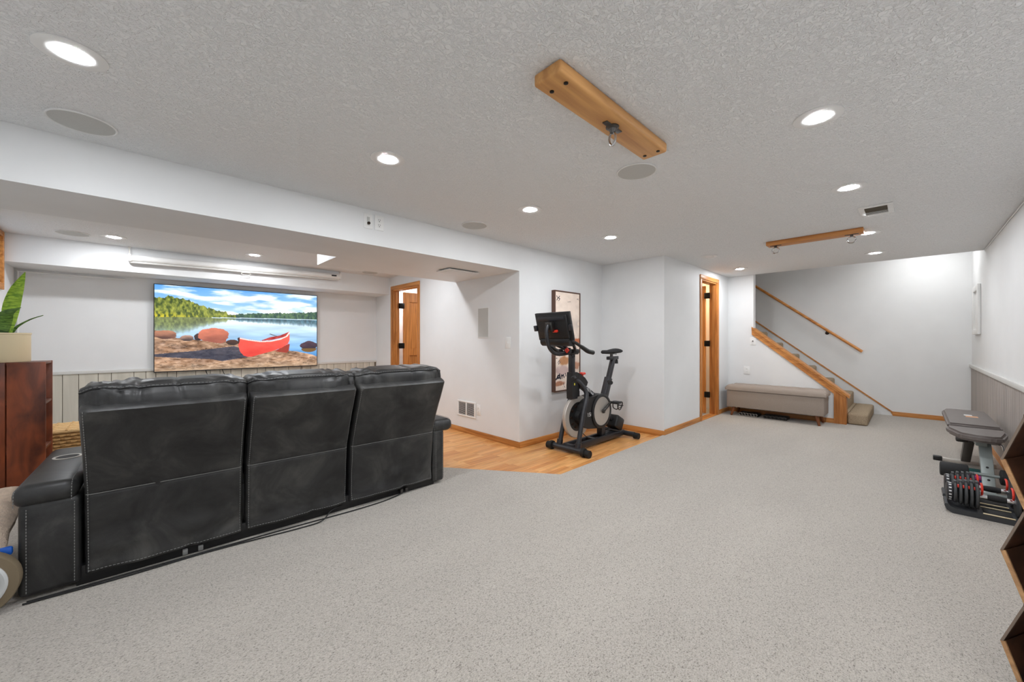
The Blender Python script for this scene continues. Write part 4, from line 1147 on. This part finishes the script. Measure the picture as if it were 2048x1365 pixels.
for s_ in (0, 1):
    pts = [(3.225, YB - .12, .06), (3.29, YB - .115, .28), (3.345, YB - .108, .44), (3.405, YB - .10, .565), (3.415, YB - .08, .64), (3.37, YB - .045, .72), (3.33, YB - .02, .755)]
    if s_: pts = [mir(p) for p in pts]
    fk = bp('fork_tube', B(o_).tube(smooth_path(pts, 5), .0245, 14), 'bikeblack')
    q = pts[0]; bp('fork_socket', B(o_).cyl((q[0], q[1], .05), (q[0] + .012, q[1], .12), .032), 'bikeblack', fk)
fw = bp('flywheel', B(o_).lathe([(.155, -.017), (.222, -.019), (.226, -.012), (.226, .012), (.222, .019), (.155, .017)], (3.371, YB, .362), 'y', 64, closed=True), 'silver')
bp('flywheel_disc', B(o_).lathe([(.158, -.012), (.13, -.006), (.06, -.02), (.001, -.022)], (3.371, YB, .362), 'y', 48), 'black', fw)
bp('flywheel_disc', B(o_).lathe([(.001, .022), (.06, .02), (.13, .006), (.158, .012)], (3.371, YB, .362), 'y', 48), 'black', fw)
for i in range(10):
    a_ = 2 * math.pi * i / 10
    bp('boss', B(o_).lathe([(.016, -.012), (.014, -.022), (.001, -.023)], (3.371 + .115 * math.cos(a_), YB, .362 + .115 * math.sin(a_)), 'y', 10), 'bronze', fw)
hb = bp('hub', B(o_).lathe([(.07, -.02), (.066, -.07), (.045, -.075), (.043, -.09), (.001, -.092)], (3.371, YB, .362), 'y', 30), 'black', fw)
# shroud over belt and crank
def capsule(x1, z1, r1, x2, z2, r2, n=22):
    d = math.hypot(x2 - x1, z2 - z1); ang = math.atan2(z2 - z1, x2 - x1); al = math.acos((r1 - r2) / d)
    pts = []
    for i in range(n + 1):
        a_ = ang + al + (2 * math.pi - 2 * al) * i / n; pts.append((x1 + r1 * math.cos(a_), z1 + r1 * math.sin(a_)))
    for i in range(n + 1):
        a_ = ang - al + 2 * al * i / n; pts.append((x2 + r2 * math.cos(a_), z2 + r2 * math.sin(a_)))
    return pts
b = B(o_); b.prism(capsule(3.50, .385, .165, 3.72, .385, .192), 'y', YB - .08, YB + .08); sh = bp('belt_shroud', b, 'black')
b = B(o_); b.prism(capsule(3.36, .362, .045, 3.395, .364, .052), 'y', YB - .085, YB - .03); bp('belt_cover', b, 'black', sh)
bp('shroud_rim', B(o_).lathe([(.158, -.0), (.192, 0), (.192, -.010), (.18, -.016), (.162, -.016), (.158, -.010)], (3.72, YB - .08, .385), 'y', 48, closed=True), 'black', sh)
bp('shroud_disc', B(o_).lathe([(.158, -.002), (.158, -.010), (.05, -.013), (.001, -.013)], (3.72, YB - .08, .385), 'y', 48), 'silver', sh)
def crank(s_, ang):
    y_ = YB + s_ * .105
    ex, ez = 3.72 + .17 * math.cos(ang), .385 + .17 * math.sin(ang)
    c_ = bp('crank_arm', B(o_).tube([(3.72, y_, .385), (ex, y_ + s_ * .012, ez)], [.018, .014], 10), 'darkmetal')
    bp('crank_cap', B(o_).lathe([(.024, 0), (.022, s_ * .014), (.001, s_ * .016)], (3.72, y_, .385), 'y', 18), 'darkmetal', c_)
    b = B(o_); b.box((ex - .045, y_ + s_ * .03 - (.0 if s_ > 0 else .09), ez - .013), (ex + .045, y_ + s_ * .03 + (.09 if s_ > 0 else 0), ez + .013), .006)
    pd = bp('pedal', b, 'black', c_)
    yc = y_ + s_ * .075
    for dy in (-.03, .03):
        bp('toe_cage', B(o_).tube(smooth_path([(ex + .02, yc + dy, ez + .012), (ex + .075, yc + dy, ez + .01), (ex + .085, yc + dy * .8, ez - .035), (ex + .055, yc + dy * .6, ez - .075), (ex, yc + dy, ez - .05)], 5), .006, 6), 'black', pd) if False else None
    b = B(o_)
    for dy in (-.03, .03): b.tube(smooth_path([(ex - .02, yc + dy, ez + .012), (ex + .075, yc + dy, ez + .0), (ex + .085, yc + dy * .8, ez - .045), (ex + .05, yc + dy * .6, ez - .085), (ex - .01, yc + dy, ez - .06), (ex - .02, yc + dy, ez)], 5), .006, 6)
    b.tube([(ex + .08, yc - .03, ez - .04), (ex + .08, yc + .03, ez - .04)], .006, 6)
    b.tube([(ex + .04, yc, ez - .075), (ex + .12, yc - .02, ez - .045)], .004, 6)
    return c_, b, pd
for s_, ang in ((-1, R(32)), (1, R(212))):
    c_, b, pd = crank(s_, ang); o2 = b.out('toe_strap', M['black'], c_)
# central frame: top tube, head, seat tube
tt_ = bp('top_tube', B(o_).tube([(3.33, YB, .755), (3.52, YB, .64), (3.76, YB, .50)], [.034, .034, .04], 12), 'bikeblack')
b = B(o_); b.prism([(3.245, .56), (3.33, .56), (3.37, .66), (3.38, .80), (3.33, .84), (3.25, .84), (3.24, .7)], 'y', YB - .038, YB + .038); hd = bp('head_shroud', b, 'black')
b = B(o_); b.prism([(3.33, .74), (3.38, .69), (3.50, .68), (3.52, .72), (3.47, .77), (3.36, .83)], 'y', YB - .04, YB + .04); bp('brake_cover', b, 'black', hd)
bp('yellow_sticker', B(o_).box((3.272, YB - .0392, .705), (3.288, YB - .038, .728)), 'yellow', hd)
b = B(o_); b.lathe([(.010, 0), (.010, .035), (.034, .04), (.036, .052), (.028, .062), (.001, .064)], (3.475, YB, .765), 'z', 22); bp('resistance_knob', b, 'red')
b = B(o_); b.tube([(3.27, YB - .04, .79), (3.22, YB - .075, .785)], [.02, .03], 10); b.tube([(3.22, YB - .075, .785), (3.19, YB - .085, .78)], [.03, .022], 10); bp('height_lever', b, 'black', hd)
b = B(o_); b.box((3.255, YB - .026, .82), (3.31, YB + .026, 1.05), .006); bp('handlebar_post', b, 'bikeblack')
stm = B(o_); stm.box((3.17, YB - .045, 1.028), (3.35, YB + .045, 1.068), .01); stm.box((3.23, YB - .07, 1.04), (3.33, YB + .07, 1.085), .012); sm_ = bp('stem', stm, 'black')
bp('brake_lever', B(o_).tube(smooth_path([(3.20, YB - .04, 1.03), (3.22, YB - .06, 1.0), (3.26, YB - .05, .995), (3.29, YB - .03, 1.02)], 4), .005, 6), 'black', sm_)
for s_ in (0, 1):
    pts = [(3.28, YB - .05, 1.065), (3.19, YB - .10, 1.115), (3.09, YB - .15, 1.158), (3.055, YB - .18, 1.165), (3.10, YB - .20, 1.145), (3.20, YB - .205, 1.10), (3.28, YB - .21, 1.065), (3.365, YB - .21, 1.05)]
    if s_: pts = [mir(p) for p in pts]
    sp_ = smooth_path(pts, 5); n_ = len(sp_)
    hbk = bp('handlebar', B(o_).tube(sp_, [.016] * (n_ - 12) + [.02 + .003 * min(1, i / 4) for i in range(12)], 12), 'black')
    b = B(o_); b.lathe([(.022, 0), (.022, .02), (.018, .026), (.001, .027)], (3.17, YB + (1 if s_ else -1) * .055, 1.06), 'z', 16); bp('shifter', b, 'black', hbk)
b = B(o_); b.obox((3.14, YB - .05, 1.075), (.012, .02, .02), Matrix.Rotation(R(45), 3, 'X'), .004); bp('shift_button', b, 'red', sm_)
bp('button_housing', B(o_).obox((3.155, YB - .05, 1.072), (.012, .032, .03), Matrix.Rotation(R(0), 3, 'X'), .008), 'bikeblack', sm_)
bp('console_arm', B(o_).tube(smooth_path([(3.24, YB, 1.045), (3.10, YB, 1.035), (2.99, YB, 1.05), (2.915, YB, 1.11), (2.885, YB, 1.20), (2.88, YB, 1.28), (2.90, YB, 1.325)], 6), .019, 12), 'bikeblack')
rot = Matrix.Rotation(R(-15), 3, 'Y')
cc = Vector((2.995, YB, 1.318))
scr = bp('console_screen', B(o_).obox(cc, (.015, .222, .143), rot, .006), 'black')
bp('screen_back_cover', B(o_).obox(cc + rot @ Vector((-.024, 0, 0)), (.012, .195, .12), rot, .012, 3), 'black', scr)
bp('screen_back_ridge', B(o_).obox(cc + rot @ Vector((-.04, 0, .085)), (.006, .17, .02), rot, .005), 'bikeblack', scr)
bp('screen_glass', B(o_).obox(cc + rot @ Vector((.0155, 0, 0)), (.001, .21, .132), rot), 'slot', scr)
bp('mount_bracket', B(o_).obox(cc + rot @ Vector((-.062, 0, .01)), (.03, .04, .05), rot, .008), 'darkmetal', scr)
for s_ in (-1, 1): bp('side_clip', B(o_).obox(cc + rot @ Vector((-.03, s_ * .225, -.01)), (.012, .02, .03), rot, .004), 'bikeblack', scr)
bp('fan_knob', B(o_).obox(cc + rot @ Vector((-.045, -.04, -.04)), (.012, .03, .012), rot, .005), 'red', scr)
b = B(o_); b.tube([(3.04, YB - .185, 1.168), (3.04, YB + .185, 1.168)], .05, 18); bp('speaker_bar', b, 'black', scr)
bp('console_neck', B(o_).tube([(3.24, YB, 1.06), (3.14, YB, 1.13), (3.05, YB, 1.17)], .02, 10), 'bikeblack')
sd = Vector((4.09 - 3.85, 0, .95 - .40)).normalized()
srot = Matrix.Rotation(math.atan2(sd.x, sd.z), 3, 'Y')
c0 = Vector((3.915, YB, .55)); se = bp('seat_tube', B(o_).obox(c0, (.038, .034, .20), srot, .006), 'bikeblack')
bp('seat_post', B(o_).obox(Vector((4.03, YB, .805)), (.027, .024, .17), srot, .005), 'bikeblack')
b = B(o_); b.cyl((3.945, YB - .03, .695), (3.91, YB - .075, .69), .014); b.tube([(3.91, YB - .075, .69), (3.885, YB - .10, .69)], [.026, .024], 14); bp('seat_knob', b, 'black', se)
b = B(o_); b.box((3.98, YB - .022, .945), (4.19, YB + .022, .985), .006); sl_ = bp('seat_slider', b, 'bikeblack')
bp('slider_knob', B(o_).lathe([(.012, 0), (.022, -.01), (.024, -.05), (.001, -.052)], (4.165, YB, .945), 'z', 16), 'black', sl_)
b = B(o_); b.cyl((4.06, YB, .98), (4.06, YB, 1.02), .018); b.tube([(3.96, YB - .02, 1.02), (4.14, YB - .02, 1.012)], .005, 6); b.tube([(3.96, YB + .02, 1.02), (4.14, YB + .02, 1.012)], .005, 6); bp('saddle_clamp', b, 'darkmetal', sl_)
# saddle
b = B(o_); NS, NA = 16, 16; vs = []
for i in range(NS + 1):
    s_ = i / NS; x = 3.85 + .345 * s_
    hw = np.interp(s_, [0, .05, .2, .45, .65, .85, .95, 1], [.012, .024, .03, .045, .085, .10, .085, .05]); hh = np.interp(s_, [0, .05, .5, .9, 1], [.014, .024, .026, .034, .02]); zc = np.interp(s_, [0, .3, .6, 1], [1.038, 1.036, 1.04, 1.048])
    for j in range(NA):
        a_ = 2 * math.pi * j / NA; vs.append((x, YB + hw * math.cos(a_), zc + hh * (math.sin(a_) if math.sin(a_) > 0 else .75 * math.sin(a_))))
fs = [(i * NA + j, i * NA + (j + 1) % NA, (i + 1) * NA + (j + 1) % NA, (i + 1) * NA + j) for i in range(NS) for j in range(NA)] + [tuple(range(NA)), tuple(range(NS * NA, NS * NA + NA))]
b.add(vs, fs); bp('saddle', b, 'satinblack')
b = B(o_); b.obox((4.12, YB, .19), (.085, .085, .075), Matrix.Rotation(R(28), 3, 'Y'), .022, 3); mb = bp('motor_housing', b, 'black')
bp('motor_arm', B(o_).tube([(3.95, YB, .30), (4.08, YB, .22)], .03, 10), 'bikeblack', mb)
bp('lower_strut', B(o_).box((3.80, YB - .035, .08), (3.88, YB + .035, .24), .006), 'bikeblack')
bp('brake_cable', B(o_).tube(smooth_path([(3.44, YB - .03, .17), (3.48, YB - .05, .13), (3.56, YB - .04, .10), (3.60, YB - .02, .09)], 5), .004, 6), 'cord')
bp('brake_pad', B(o_).box((3.34, YB - .03, .575), (3.385, YB + .03, .64), .005), 'black')
bp('power_lead', B(o_).tube(smooth_path([(4.2, YB + .06, .12), (4.15, YB + .10, .10), (4.05, YB + .12, .008), (3.8, YB + .16, .005), (3.5, YB + .2, .005)], 6), .004, 6), 'cord')
def text_mesh(name, s_, size, mtx, mat, parent, o_):
    cu = bpy.data.curves.new(name, 'FONT'); cu.body = s_; cu.size = size; cu.extrude = .0006; cu.align_x = 'CENTER'; cu.align_y = 'CENTER'
    to = bpy.data.objects.new(name + '_tmp', cu); COL.objects.link(to)
    dg = bpy.context.evaluated_depsgraph_get(); me = bpy.data.meshes.new_from_object(to.evaluated_get(dg))
    bpy.data.objects.remove(to, do_unlink=True); bpy.data.curves.remove(cu)
    me.transform(Matrix.Translation(-Vector(o_)) @ mtx); me.materials.clear(); me.materials.append(mat)
    o = bpy.data.objects.new(name, me); COL.objects.link(o); o.parent = parent; return o
fy = Matrix.Rotation(R(90), 4, 'X')     # letters on a plane facing -y
text_mesh('lettering', 'S15i', .06, Matrix.Translation((3.472, YB - .0808, .372)) @ fy, M['printwhite'], sh, o_)
text_mesh('lettering', 'NordicTrack', .042, Matrix.Translation((3.535, YB - .0385, .63)) @ Matrix.Rotation(R(31), 4, 'Y') @ fy, M['printwhite'], tt_, o_)

# ---- upholstered bench under the stairs
bx0, bx1, by0, by1 = 6.545, 6.93, .80, 1.985
t = thing('storage_bench', ((bx0 + bx1) / 2, (by0 + by1) / 2, CZ), 'long grey-brown upholstered storage bench with tufted lid by the knee wall', 'bench')
o_ = t.location
B(o_).box((bx0, by0, .155), (bx1, by1, .408), .010, 3).out('body', M['settee'], t)
b = B(o_); nx, ny = 14, 60
def lid(u, v):
    x = bx0 - .012 + (bx1 - bx0 + .024) * u; y_ = by0 - .02 + (by1 - by0 + .04) * v
    e = min(u, 1 - u) * (bx1 - bx0 + .024); e2 = min(v, 1 - v) * (by1 - by0 + .04); e = min(e, e2)
    z = .448 + .047 * (1 - max(0, 1 - e / .06) ** 2.2)
    for i in range(7):
        for j in (.3, .7):
            d2 = ((x - (bx0 + (bx1 - bx0) * j)) / .05) ** 2 + ((y_ - (by0 + (by1 - by0) * (i + .5 + (.25 if j > .5 else -.25)) / 7)) / .05) ** 2
            z -= .034 * math.exp(-d2)
    return (x, y_, z)
b.grid(lid, 24, 90); n_ = len(b.v)
ring = [i for i in range(25)] + [j * 25 + 24 for j in range(1, 91)] + [90 * 25 + i for i in range(23, -1, -1)] + [j * 25 for j in range(89, 0, -1)]
b.v += [Vector((b.v[q].x, b.v[q].y, .412 - o_[2])) for q in ring]
b.f += [(ring[i], ring[(i + 1) % len(ring)], n_ + (i + 1) % len(ring), n_ + i) for i in range(len(ring))] + [tuple(range(n_, n_ + len(ring)))]
ld = b.out('lid', M['settee'], t, ang=50)
for i in range(7):
    for j in (.3, .7):
        bxx = bx0 + (bx1 - bx0) * j; byy = by0 + (by1 - by0) * (i + .5 + (.25 if j > .5 else -.25)) / 7
        B(o_).lathe([(.011, 0), (.009, .005), (.001, .007)], (bxx, byy, .463), 'z', 10).out('button', M['settee'], ld)
for x, sx in ((bx0 + .06, -1), (bx1 - .05, 1)):
    for y_, sy_ in ((by0 + .09, -1), (by1 - .09, 1)):
        B(o_).tube([(x, y_, .158), (x + sx * .025, y_ + sy_ * .035, CZ)], [.024, .014], 14).out('leg', M['legwood'], t)
# dark things under the bench
for k, (y_, L_) in enumerate(((1.72, .26), (1.38, .30))):
    t = thing('strap_bag' if k else 'gear_bag', (6.75, y_, CZ), ('dark gear bag with shiny metal rings under the left end of the storage bench', 'dark gear bag with dull rings under the middle of the storage bench')[k], 'exercise gear', 'gear under the bench')
    o2 = t.location
    B(o2).box((6.66, y_ - L_ / 2, CZ), (6.84, y_ + L_ / 2, CZ + .045), .012, 2).out('bag', M['black'], t)
    b = B(o2)
    for i in range(6):
        yy = y_ - L_ / 2 + .03 + i * (L_ - .06) / 5
        b.tube([(6.645, yy + .02 * math.cos(a_), CZ + .026 + .02 * math.sin(a_)) for a_ in [j * math.pi / 8 for j in range(17)]], .004, 6, cap=False)
    b.out('rings', M['steel'] if k == 0 else M['darkmetal'], t)

# ---- weight bench along the right wall
t = thing('weight_bench', (5.3, -.385, CZ), 'folding weight bench with grey-brown padding beside the right wall', 'weight bench')
o_ = t.location; yc = -.385
b = B(o_)
def pad(name, pts, z0, z1):
    bm = bmesh.new(); vb = [bm.verts.new((p[0], p[1], z0)) for p in pts]; f_ = bm.faces.new(vb)
    r_ = bmesh.ops.extrude_face_region(bm, geom=[f_]); vv = [e for e in r_['geom'] if isinstance(e, bmesh.types.BMVert)]
    for v in vv: v.co.z = z1
    bmesh.ops.recalc_face_normals(bm, faces=bm.faces)
    bmesh.ops.bevel(bm, geom=list(bm.edges), offset=.016, segments=3, affect='EDGES')
    q = B(o_); q.addbm(bm); return q.out(name, M['vinyl'], t)
bpd = pad('back_pad', [(5.02, yc - .135), (5.02, yc + .165), (5.9, yc + .165), (6.03, yc + .145), (6.06, yc + .10), (6.06, yc - .09), (6.0, yc - .135)], .415, .468)
pad('seat_pad', [(4.64, yc - .10), (4.60, yc - .05), (4.60, yc + .04), (4.66, yc + .12), (4.88, yc + .175), (5.0, yc + .175), (5.0, yc - .145), (4.88, yc - .145)], .395, .45)
text_mesh('lettering', '✶', .05, Matrix.Translation((5.62, yc + .02, .4685)) @ Matrix.Rotation(R(-90), 4, 'Z'), M['printwhite'], bpd, o_) if False else None
B(o_).box((5.60, yc - .015, .468), (5.66, yc + .035, .4688)).out('logo_mark', M['printwhite'], bpd)
B(o_).box((5.50, yc - .045, .468), (5.58, yc + .03, .4688)).out('logo_text', M['printorange'], bpd)
b = B(o_); b.box((4.75, yc - .03, .345), (5.95, yc + .03, .40), .006); b.out('main_rail', M['benchframe'], t)
a0, a1 = Vector((4.86, yc - .018, .435)), Vector((4.52, yc - .022, CZ + .02))
dv_ = (a1 - a0); ang = math.atan2(dv_.x, dv_.z)
b = B(o_); b.obox((a0 + a1) / 2, (.014, .033, dv_.length / 2), Matrix.Rotation(ang, 3, 'Y'), .005); fp = b.out('front_post', M['benchframe'], t)
for k in (.60, .80):
    q = a0.lerp(a1, k); nrm_ = Matrix.Rotation(ang, 3, 'Y') @ Vector((1, 0, 0)); 
    if nrm_.x > 0: nrm_ = -nrm_
    b = B(o_); b.tube([q + nrm_ * .012, q + nrm_ * .0155], .008, 12); b.out('bolt_hole', M['slot'], fp)
q = a0.lerp(a1, .70); rb = Vector((q.x - .025, 0, q.z))
br_ = B(o_).tube([(rb.x, yc - .135, rb.z), (rb.x, yc + .215, rb.z)], .011, 12).out('roller_bar', M['benchframe'], t)
for ya, yb_ in ((yc + .075, yc + .225), (yc - .155, yc - .075)):
    B(o_).lathe([(.040, 0), (.052, .003), (.055, .01), (.055, yb_ - ya - .01), (.052, yb_ - ya - .003), (.040, yb_ - ya)], (rb.x, ya, rb.z), 'y', 24).out('foam_roller', M['satinblack'], br_)
b = B(o_); b.box((4.48, yc - .14, CZ), (4.53, yc + .14, CZ + .03), .005); b.out('front_foot', M['benchframe'], t)
r0, r1 = Vector((5.15, yc + .03, .36)), Vector((5.56, yc + .03, CZ + .04)); dv_ = r1 - r0
b = B(o_); b.obox((r0 + r1) / 2, (.03, .03, dv_.length / 2), Matrix.Rotation(math.atan2(dv_.x, dv_.z), 3, 'Y'), .006); b.out('rear_post', M['darkmetal'], t)
b = B(o_); b.box((5.53, yc - .15, CZ), (5.575, yc + .215, CZ + .035), .005); rf = b.out('rear_foot', M['silver'], t)
B(o_).box((5.525, yc + .175, CZ), (5.58, yc + .235, CZ + .04), .005).out('end_cap', M['black'], rf)
b = B(o_); b.cyl((5.0, yc - .10, .335), (5.0, yc + .10, .335), .012); b.box((4.97, yc + .05, .32), (5.03, yc + .12, .36), .01); b.out('pivot', M['darkmetal'], t)
b = B(o_); b.tube(smooth_path([(4.95, yc - .05, .34), (4.95, yc - .11, .34), (4.94, yc - .125, .33), (4.93, yc - .13, .30)], 4), .007, 8); b.out('locking_pin', M['chrome'], t)
# rolled mats
for k, (m_, z, x) in enumerate((('pink', CZ + .0165, 4.745), ('navy', CZ + .050, 4.75), ('pink', CZ + .083, 4.745), ('teal', CZ + .116, 4.755))):
    b = B(); b.box((x - .05, -.395, z - .0163), (x + .05, -.20, z + .0163), .012, 3)
    o = b.out('foam_block', M[m_]); tag(o, ('pink foam block at the bottom of the stack behind the dumbbells', 'blue foam block between two pink ones behind the dumbbells', 'upper pink foam block under the dark teal one behind the dumbbells', 'dark teal foam block on top of the stack behind the dumbbells')[k], 'foam block', 'foam blocks under the bench')
# adjustable dumbbells
def dumbbell(x, label, label2):
    tr = thing('dumbbell_tray', (x, -.37, CZ), label2, 'tray', 'dumbbell trays'); o2 = tr.location
    q = B(o2)
    out_ = [(-.575, .0), (-.195, .0), (-.168, .018), (-.158, .045), (-.162, .058), (-.175, .058), (-.188, .042), (-.21, .033), (-.56, .033), (-.575, .055)]
    q.prism([(p[0], p[1] + CZ) for p in out_], 'x', x - .085, x + .085); q.out('base', M['tray'], tr)
    for s_ in (-1, 1): B(o2).box((x + s_ * .075 - .006, -.455, CZ + .035), (x + s_ * .075 + .006, -.325, CZ + .041), .002).out('guide_rail', M['pot'], tr)
    B(o2).box((x - .05, -.45, CZ + .034), (x + .05, -.33, CZ + .0365), .001).out('label_plate', M['slot'], tr)
    d = thing('adjustable_dumbbell', (x, -.37, CZ + .038), label, 'dumbbell', 'adjustable dumbbells'); o3 = d.location
    zc = CZ + .038 + .088
    gp = B(o3).lathe([(.0165, 0), (.019, .02), (.020, .04), (.019, .06), (.0165, .08)], (x, -.428, zc), 'y', 18).out('grip', M['satinblack'], d)
    B(o3).cyl((x, -.475, zc), (x, -.30, zc), .0155).out('bar', M['chrome'], d)
    for side, ys, st_ in ((1, -.312, 1), (-1, -.462, -1)):
        for i in range(5):
            ya = ys + st_ * i * .0235; rr = (.088, .086, .083, .078, .070)[i]
            pl = B(o3).lathe([(rr - .006, 0), (rr, .004 * st_), (rr, .013 * st_), (rr - .006, .017 * st_), (.02, .017 * st_)], (x, ya, zc), 'y', 26)
            pl = pl.out('weight_plate', M['plate_iron'], d)
            B(o3).box((x - .02, min(ya, ya + .015 * st_), zc + rr - .012), (x + .02, max(ya, ya + .015 * st_), zc + rr + .008), .003).out('tab', M['plate_iron'], pl)
            B(o3).box((x - .055, min(ya + .017 * st_, ya + .0235 * st_), zc + .045), (x - .03, max(ya + .017 * st_, ya + .0235 * st_), zc + .062), .002).out('selector_tab', M['red'], pl) if i < 4 else None
        if side > 0:
            dl = B(o3).lathe([(.056, 0), (.058, .006), (.058, .024), (.05, .03), (.001, .031)], (x, ys + .113, zc), 'y', 28).out('dial', M['bikeblack'], d)
            for i in range(9):
                a_ = R(100 + i * 22); B(o3).obox((x + .0585 * math.cos(a_), ys + .126, zc + .0585 * math.sin(a_)), (.0012, .006, .004), Matrix.Rotation(-a_, 3, 'Y')).out('dial_number', M['printwhite'], dl)
        ra = B(o3); ra.tube(smooth_path([(x - .03, ys - .012 * st_ * -1 * -1, zc + .02), (x - .045, ys - .012 * st_, zc + .05), (x - .02, ys - .012 * st_, zc + .078), (x + .02, ys - .012 * st_, zc + .08)], 4), .006, 6)
        ra.out('release_arc', M['red'], d)
dumbbell(4.00, 'adjustable dumbbell nearest the camera, resting in the front tray', 'charcoal dumbbell tray nearest the camera on the carpet')
dumbbell(4.235, 'adjustable dumbbell behind the nearest one, just before the bench roller', 'charcoal dumbbell tray behind the nearest one, before the bench')

# ---- honeycomb shelf at the right edge
e = Vector((-.45, -.893, 0)).normalized(); n_in = Vector((.893, -.45, 0)).normalized()   # e: rightwards along the front, n_in: away from viewer
P0 = Vector((2.065, -.207, 0))
t = thing('honeycomb_shelf', (P0.x, P0.y, CZ), 'dark zigzag honeycomb shelf with raw wooden edges at the right picture edge', 'shelf')
o_ = t.location; dep = .16
HH = .302; INS = .05; WID = .27
zv = [.178, .178 + HH, .178 + 2 * HH]     # left vertices
zj = [.027, .328, .63, .935]              # joints between cells
def P(a_, z, d_): 
    q = P0 + e * a_ + n_in * d_; return Vector((q.x, q.y, z))
def board(a0_, z0_, a1_, z1_, th, mat_edge, edge_w, name='board'):
    """board from one vertex to the next, thickness th to the inside (right), extruded back; front strip in its own material"""
    dirv = Vector((a1_ - a0_, z1_ - z0_)).normalized(); nr = Vector((dirv.y, -dirv.x))
    if nr.x < 0: nr = -nr
    if a0_ > WID / 2 + .03 and a1_ > WID / 2 - .03: nr = -nr
    pts = [(a0_, z0_), (a1_, z1_), (a1_ + nr.x * th, z1_ + nr.y * th), (a0_ + nr.x * th, z0_ + nr.y * th)]
    b = B(o_); vs = [P(p[0], p[1], .006) for p in pts] + [P(p[0], p[1], dep) for p in pts]
    F_ = [(0, 1, 2, 3), (7, 6, 5, 4), (0, 4, 5, 1), (1, 5, 6, 2), (2, 6, 7, 3), (3, 7, 4, 0)]
    b.add(vs, F_); bo = b.out(name, M['walnut'], t, smooth=False)
    b = B(o_); vs = [P(p[0], p[1], 0) for p in pts] + [P(p[0], p[1], .006) for p in pts]
    b.add(vs, F_); b.out('front_edge', mat_edge, bo, smooth=False)
for k in range(3):
    board(0, zv[k], INS, zj[k + 1], .006, M['greyedge'], 0)          # upper left
    board(0, zv[k], INS, zj[k] + .004, .0115, M['rawedge'], 0)        # lower left
    board(WID, zv[k], WID - INS, zj[k + 1], .012, M['greyedge'], 0)
    board(WID, zv[k], WID - INS, zj[k] + .004, .012, M['rawedge'], 0)
for z in zj:
    b = B(o_); pts = [(INS, z - .006), (WID - INS, z - .006), (WID - INS, z + .006), (INS, z + .006)]
    b.add([P(p[0], p[1], 0) for p in pts] + [P(p[0], p[1], dep) for p in pts], [(0, 1, 2, 3), (7, 6, 5, 4), (0, 4, 5, 1), (1, 5, 6, 2), (2, 6, 7, 3), (3, 7, 4, 0)])
    b.out('shelf_board', M['walnut'], t, smooth=False)
for k in range(3):
    b = B(o_); pts = [(.012, zv[k]), (INS + .006, zj[k + 1] - .01), (WID - INS - .006, zj[k + 1] - .01), (WID - .012, zv[k]), (WID - INS - .006, zj[k] + .012), (INS + .006, zj[k] + .012)]
    vs = [P(p[0], p[1], dep - .012) for p in pts] + [P(p[0], p[1], dep) for p in pts]
    b.add(vs, [tuple(range(6)), tuple(range(11, 5, -1))] + [(i, (i + 1) % 6, 6 + (i + 1) % 6, 6 + i) for i in range(6)]); b.out('back_panel', M['walnut'], t, smooth=False)
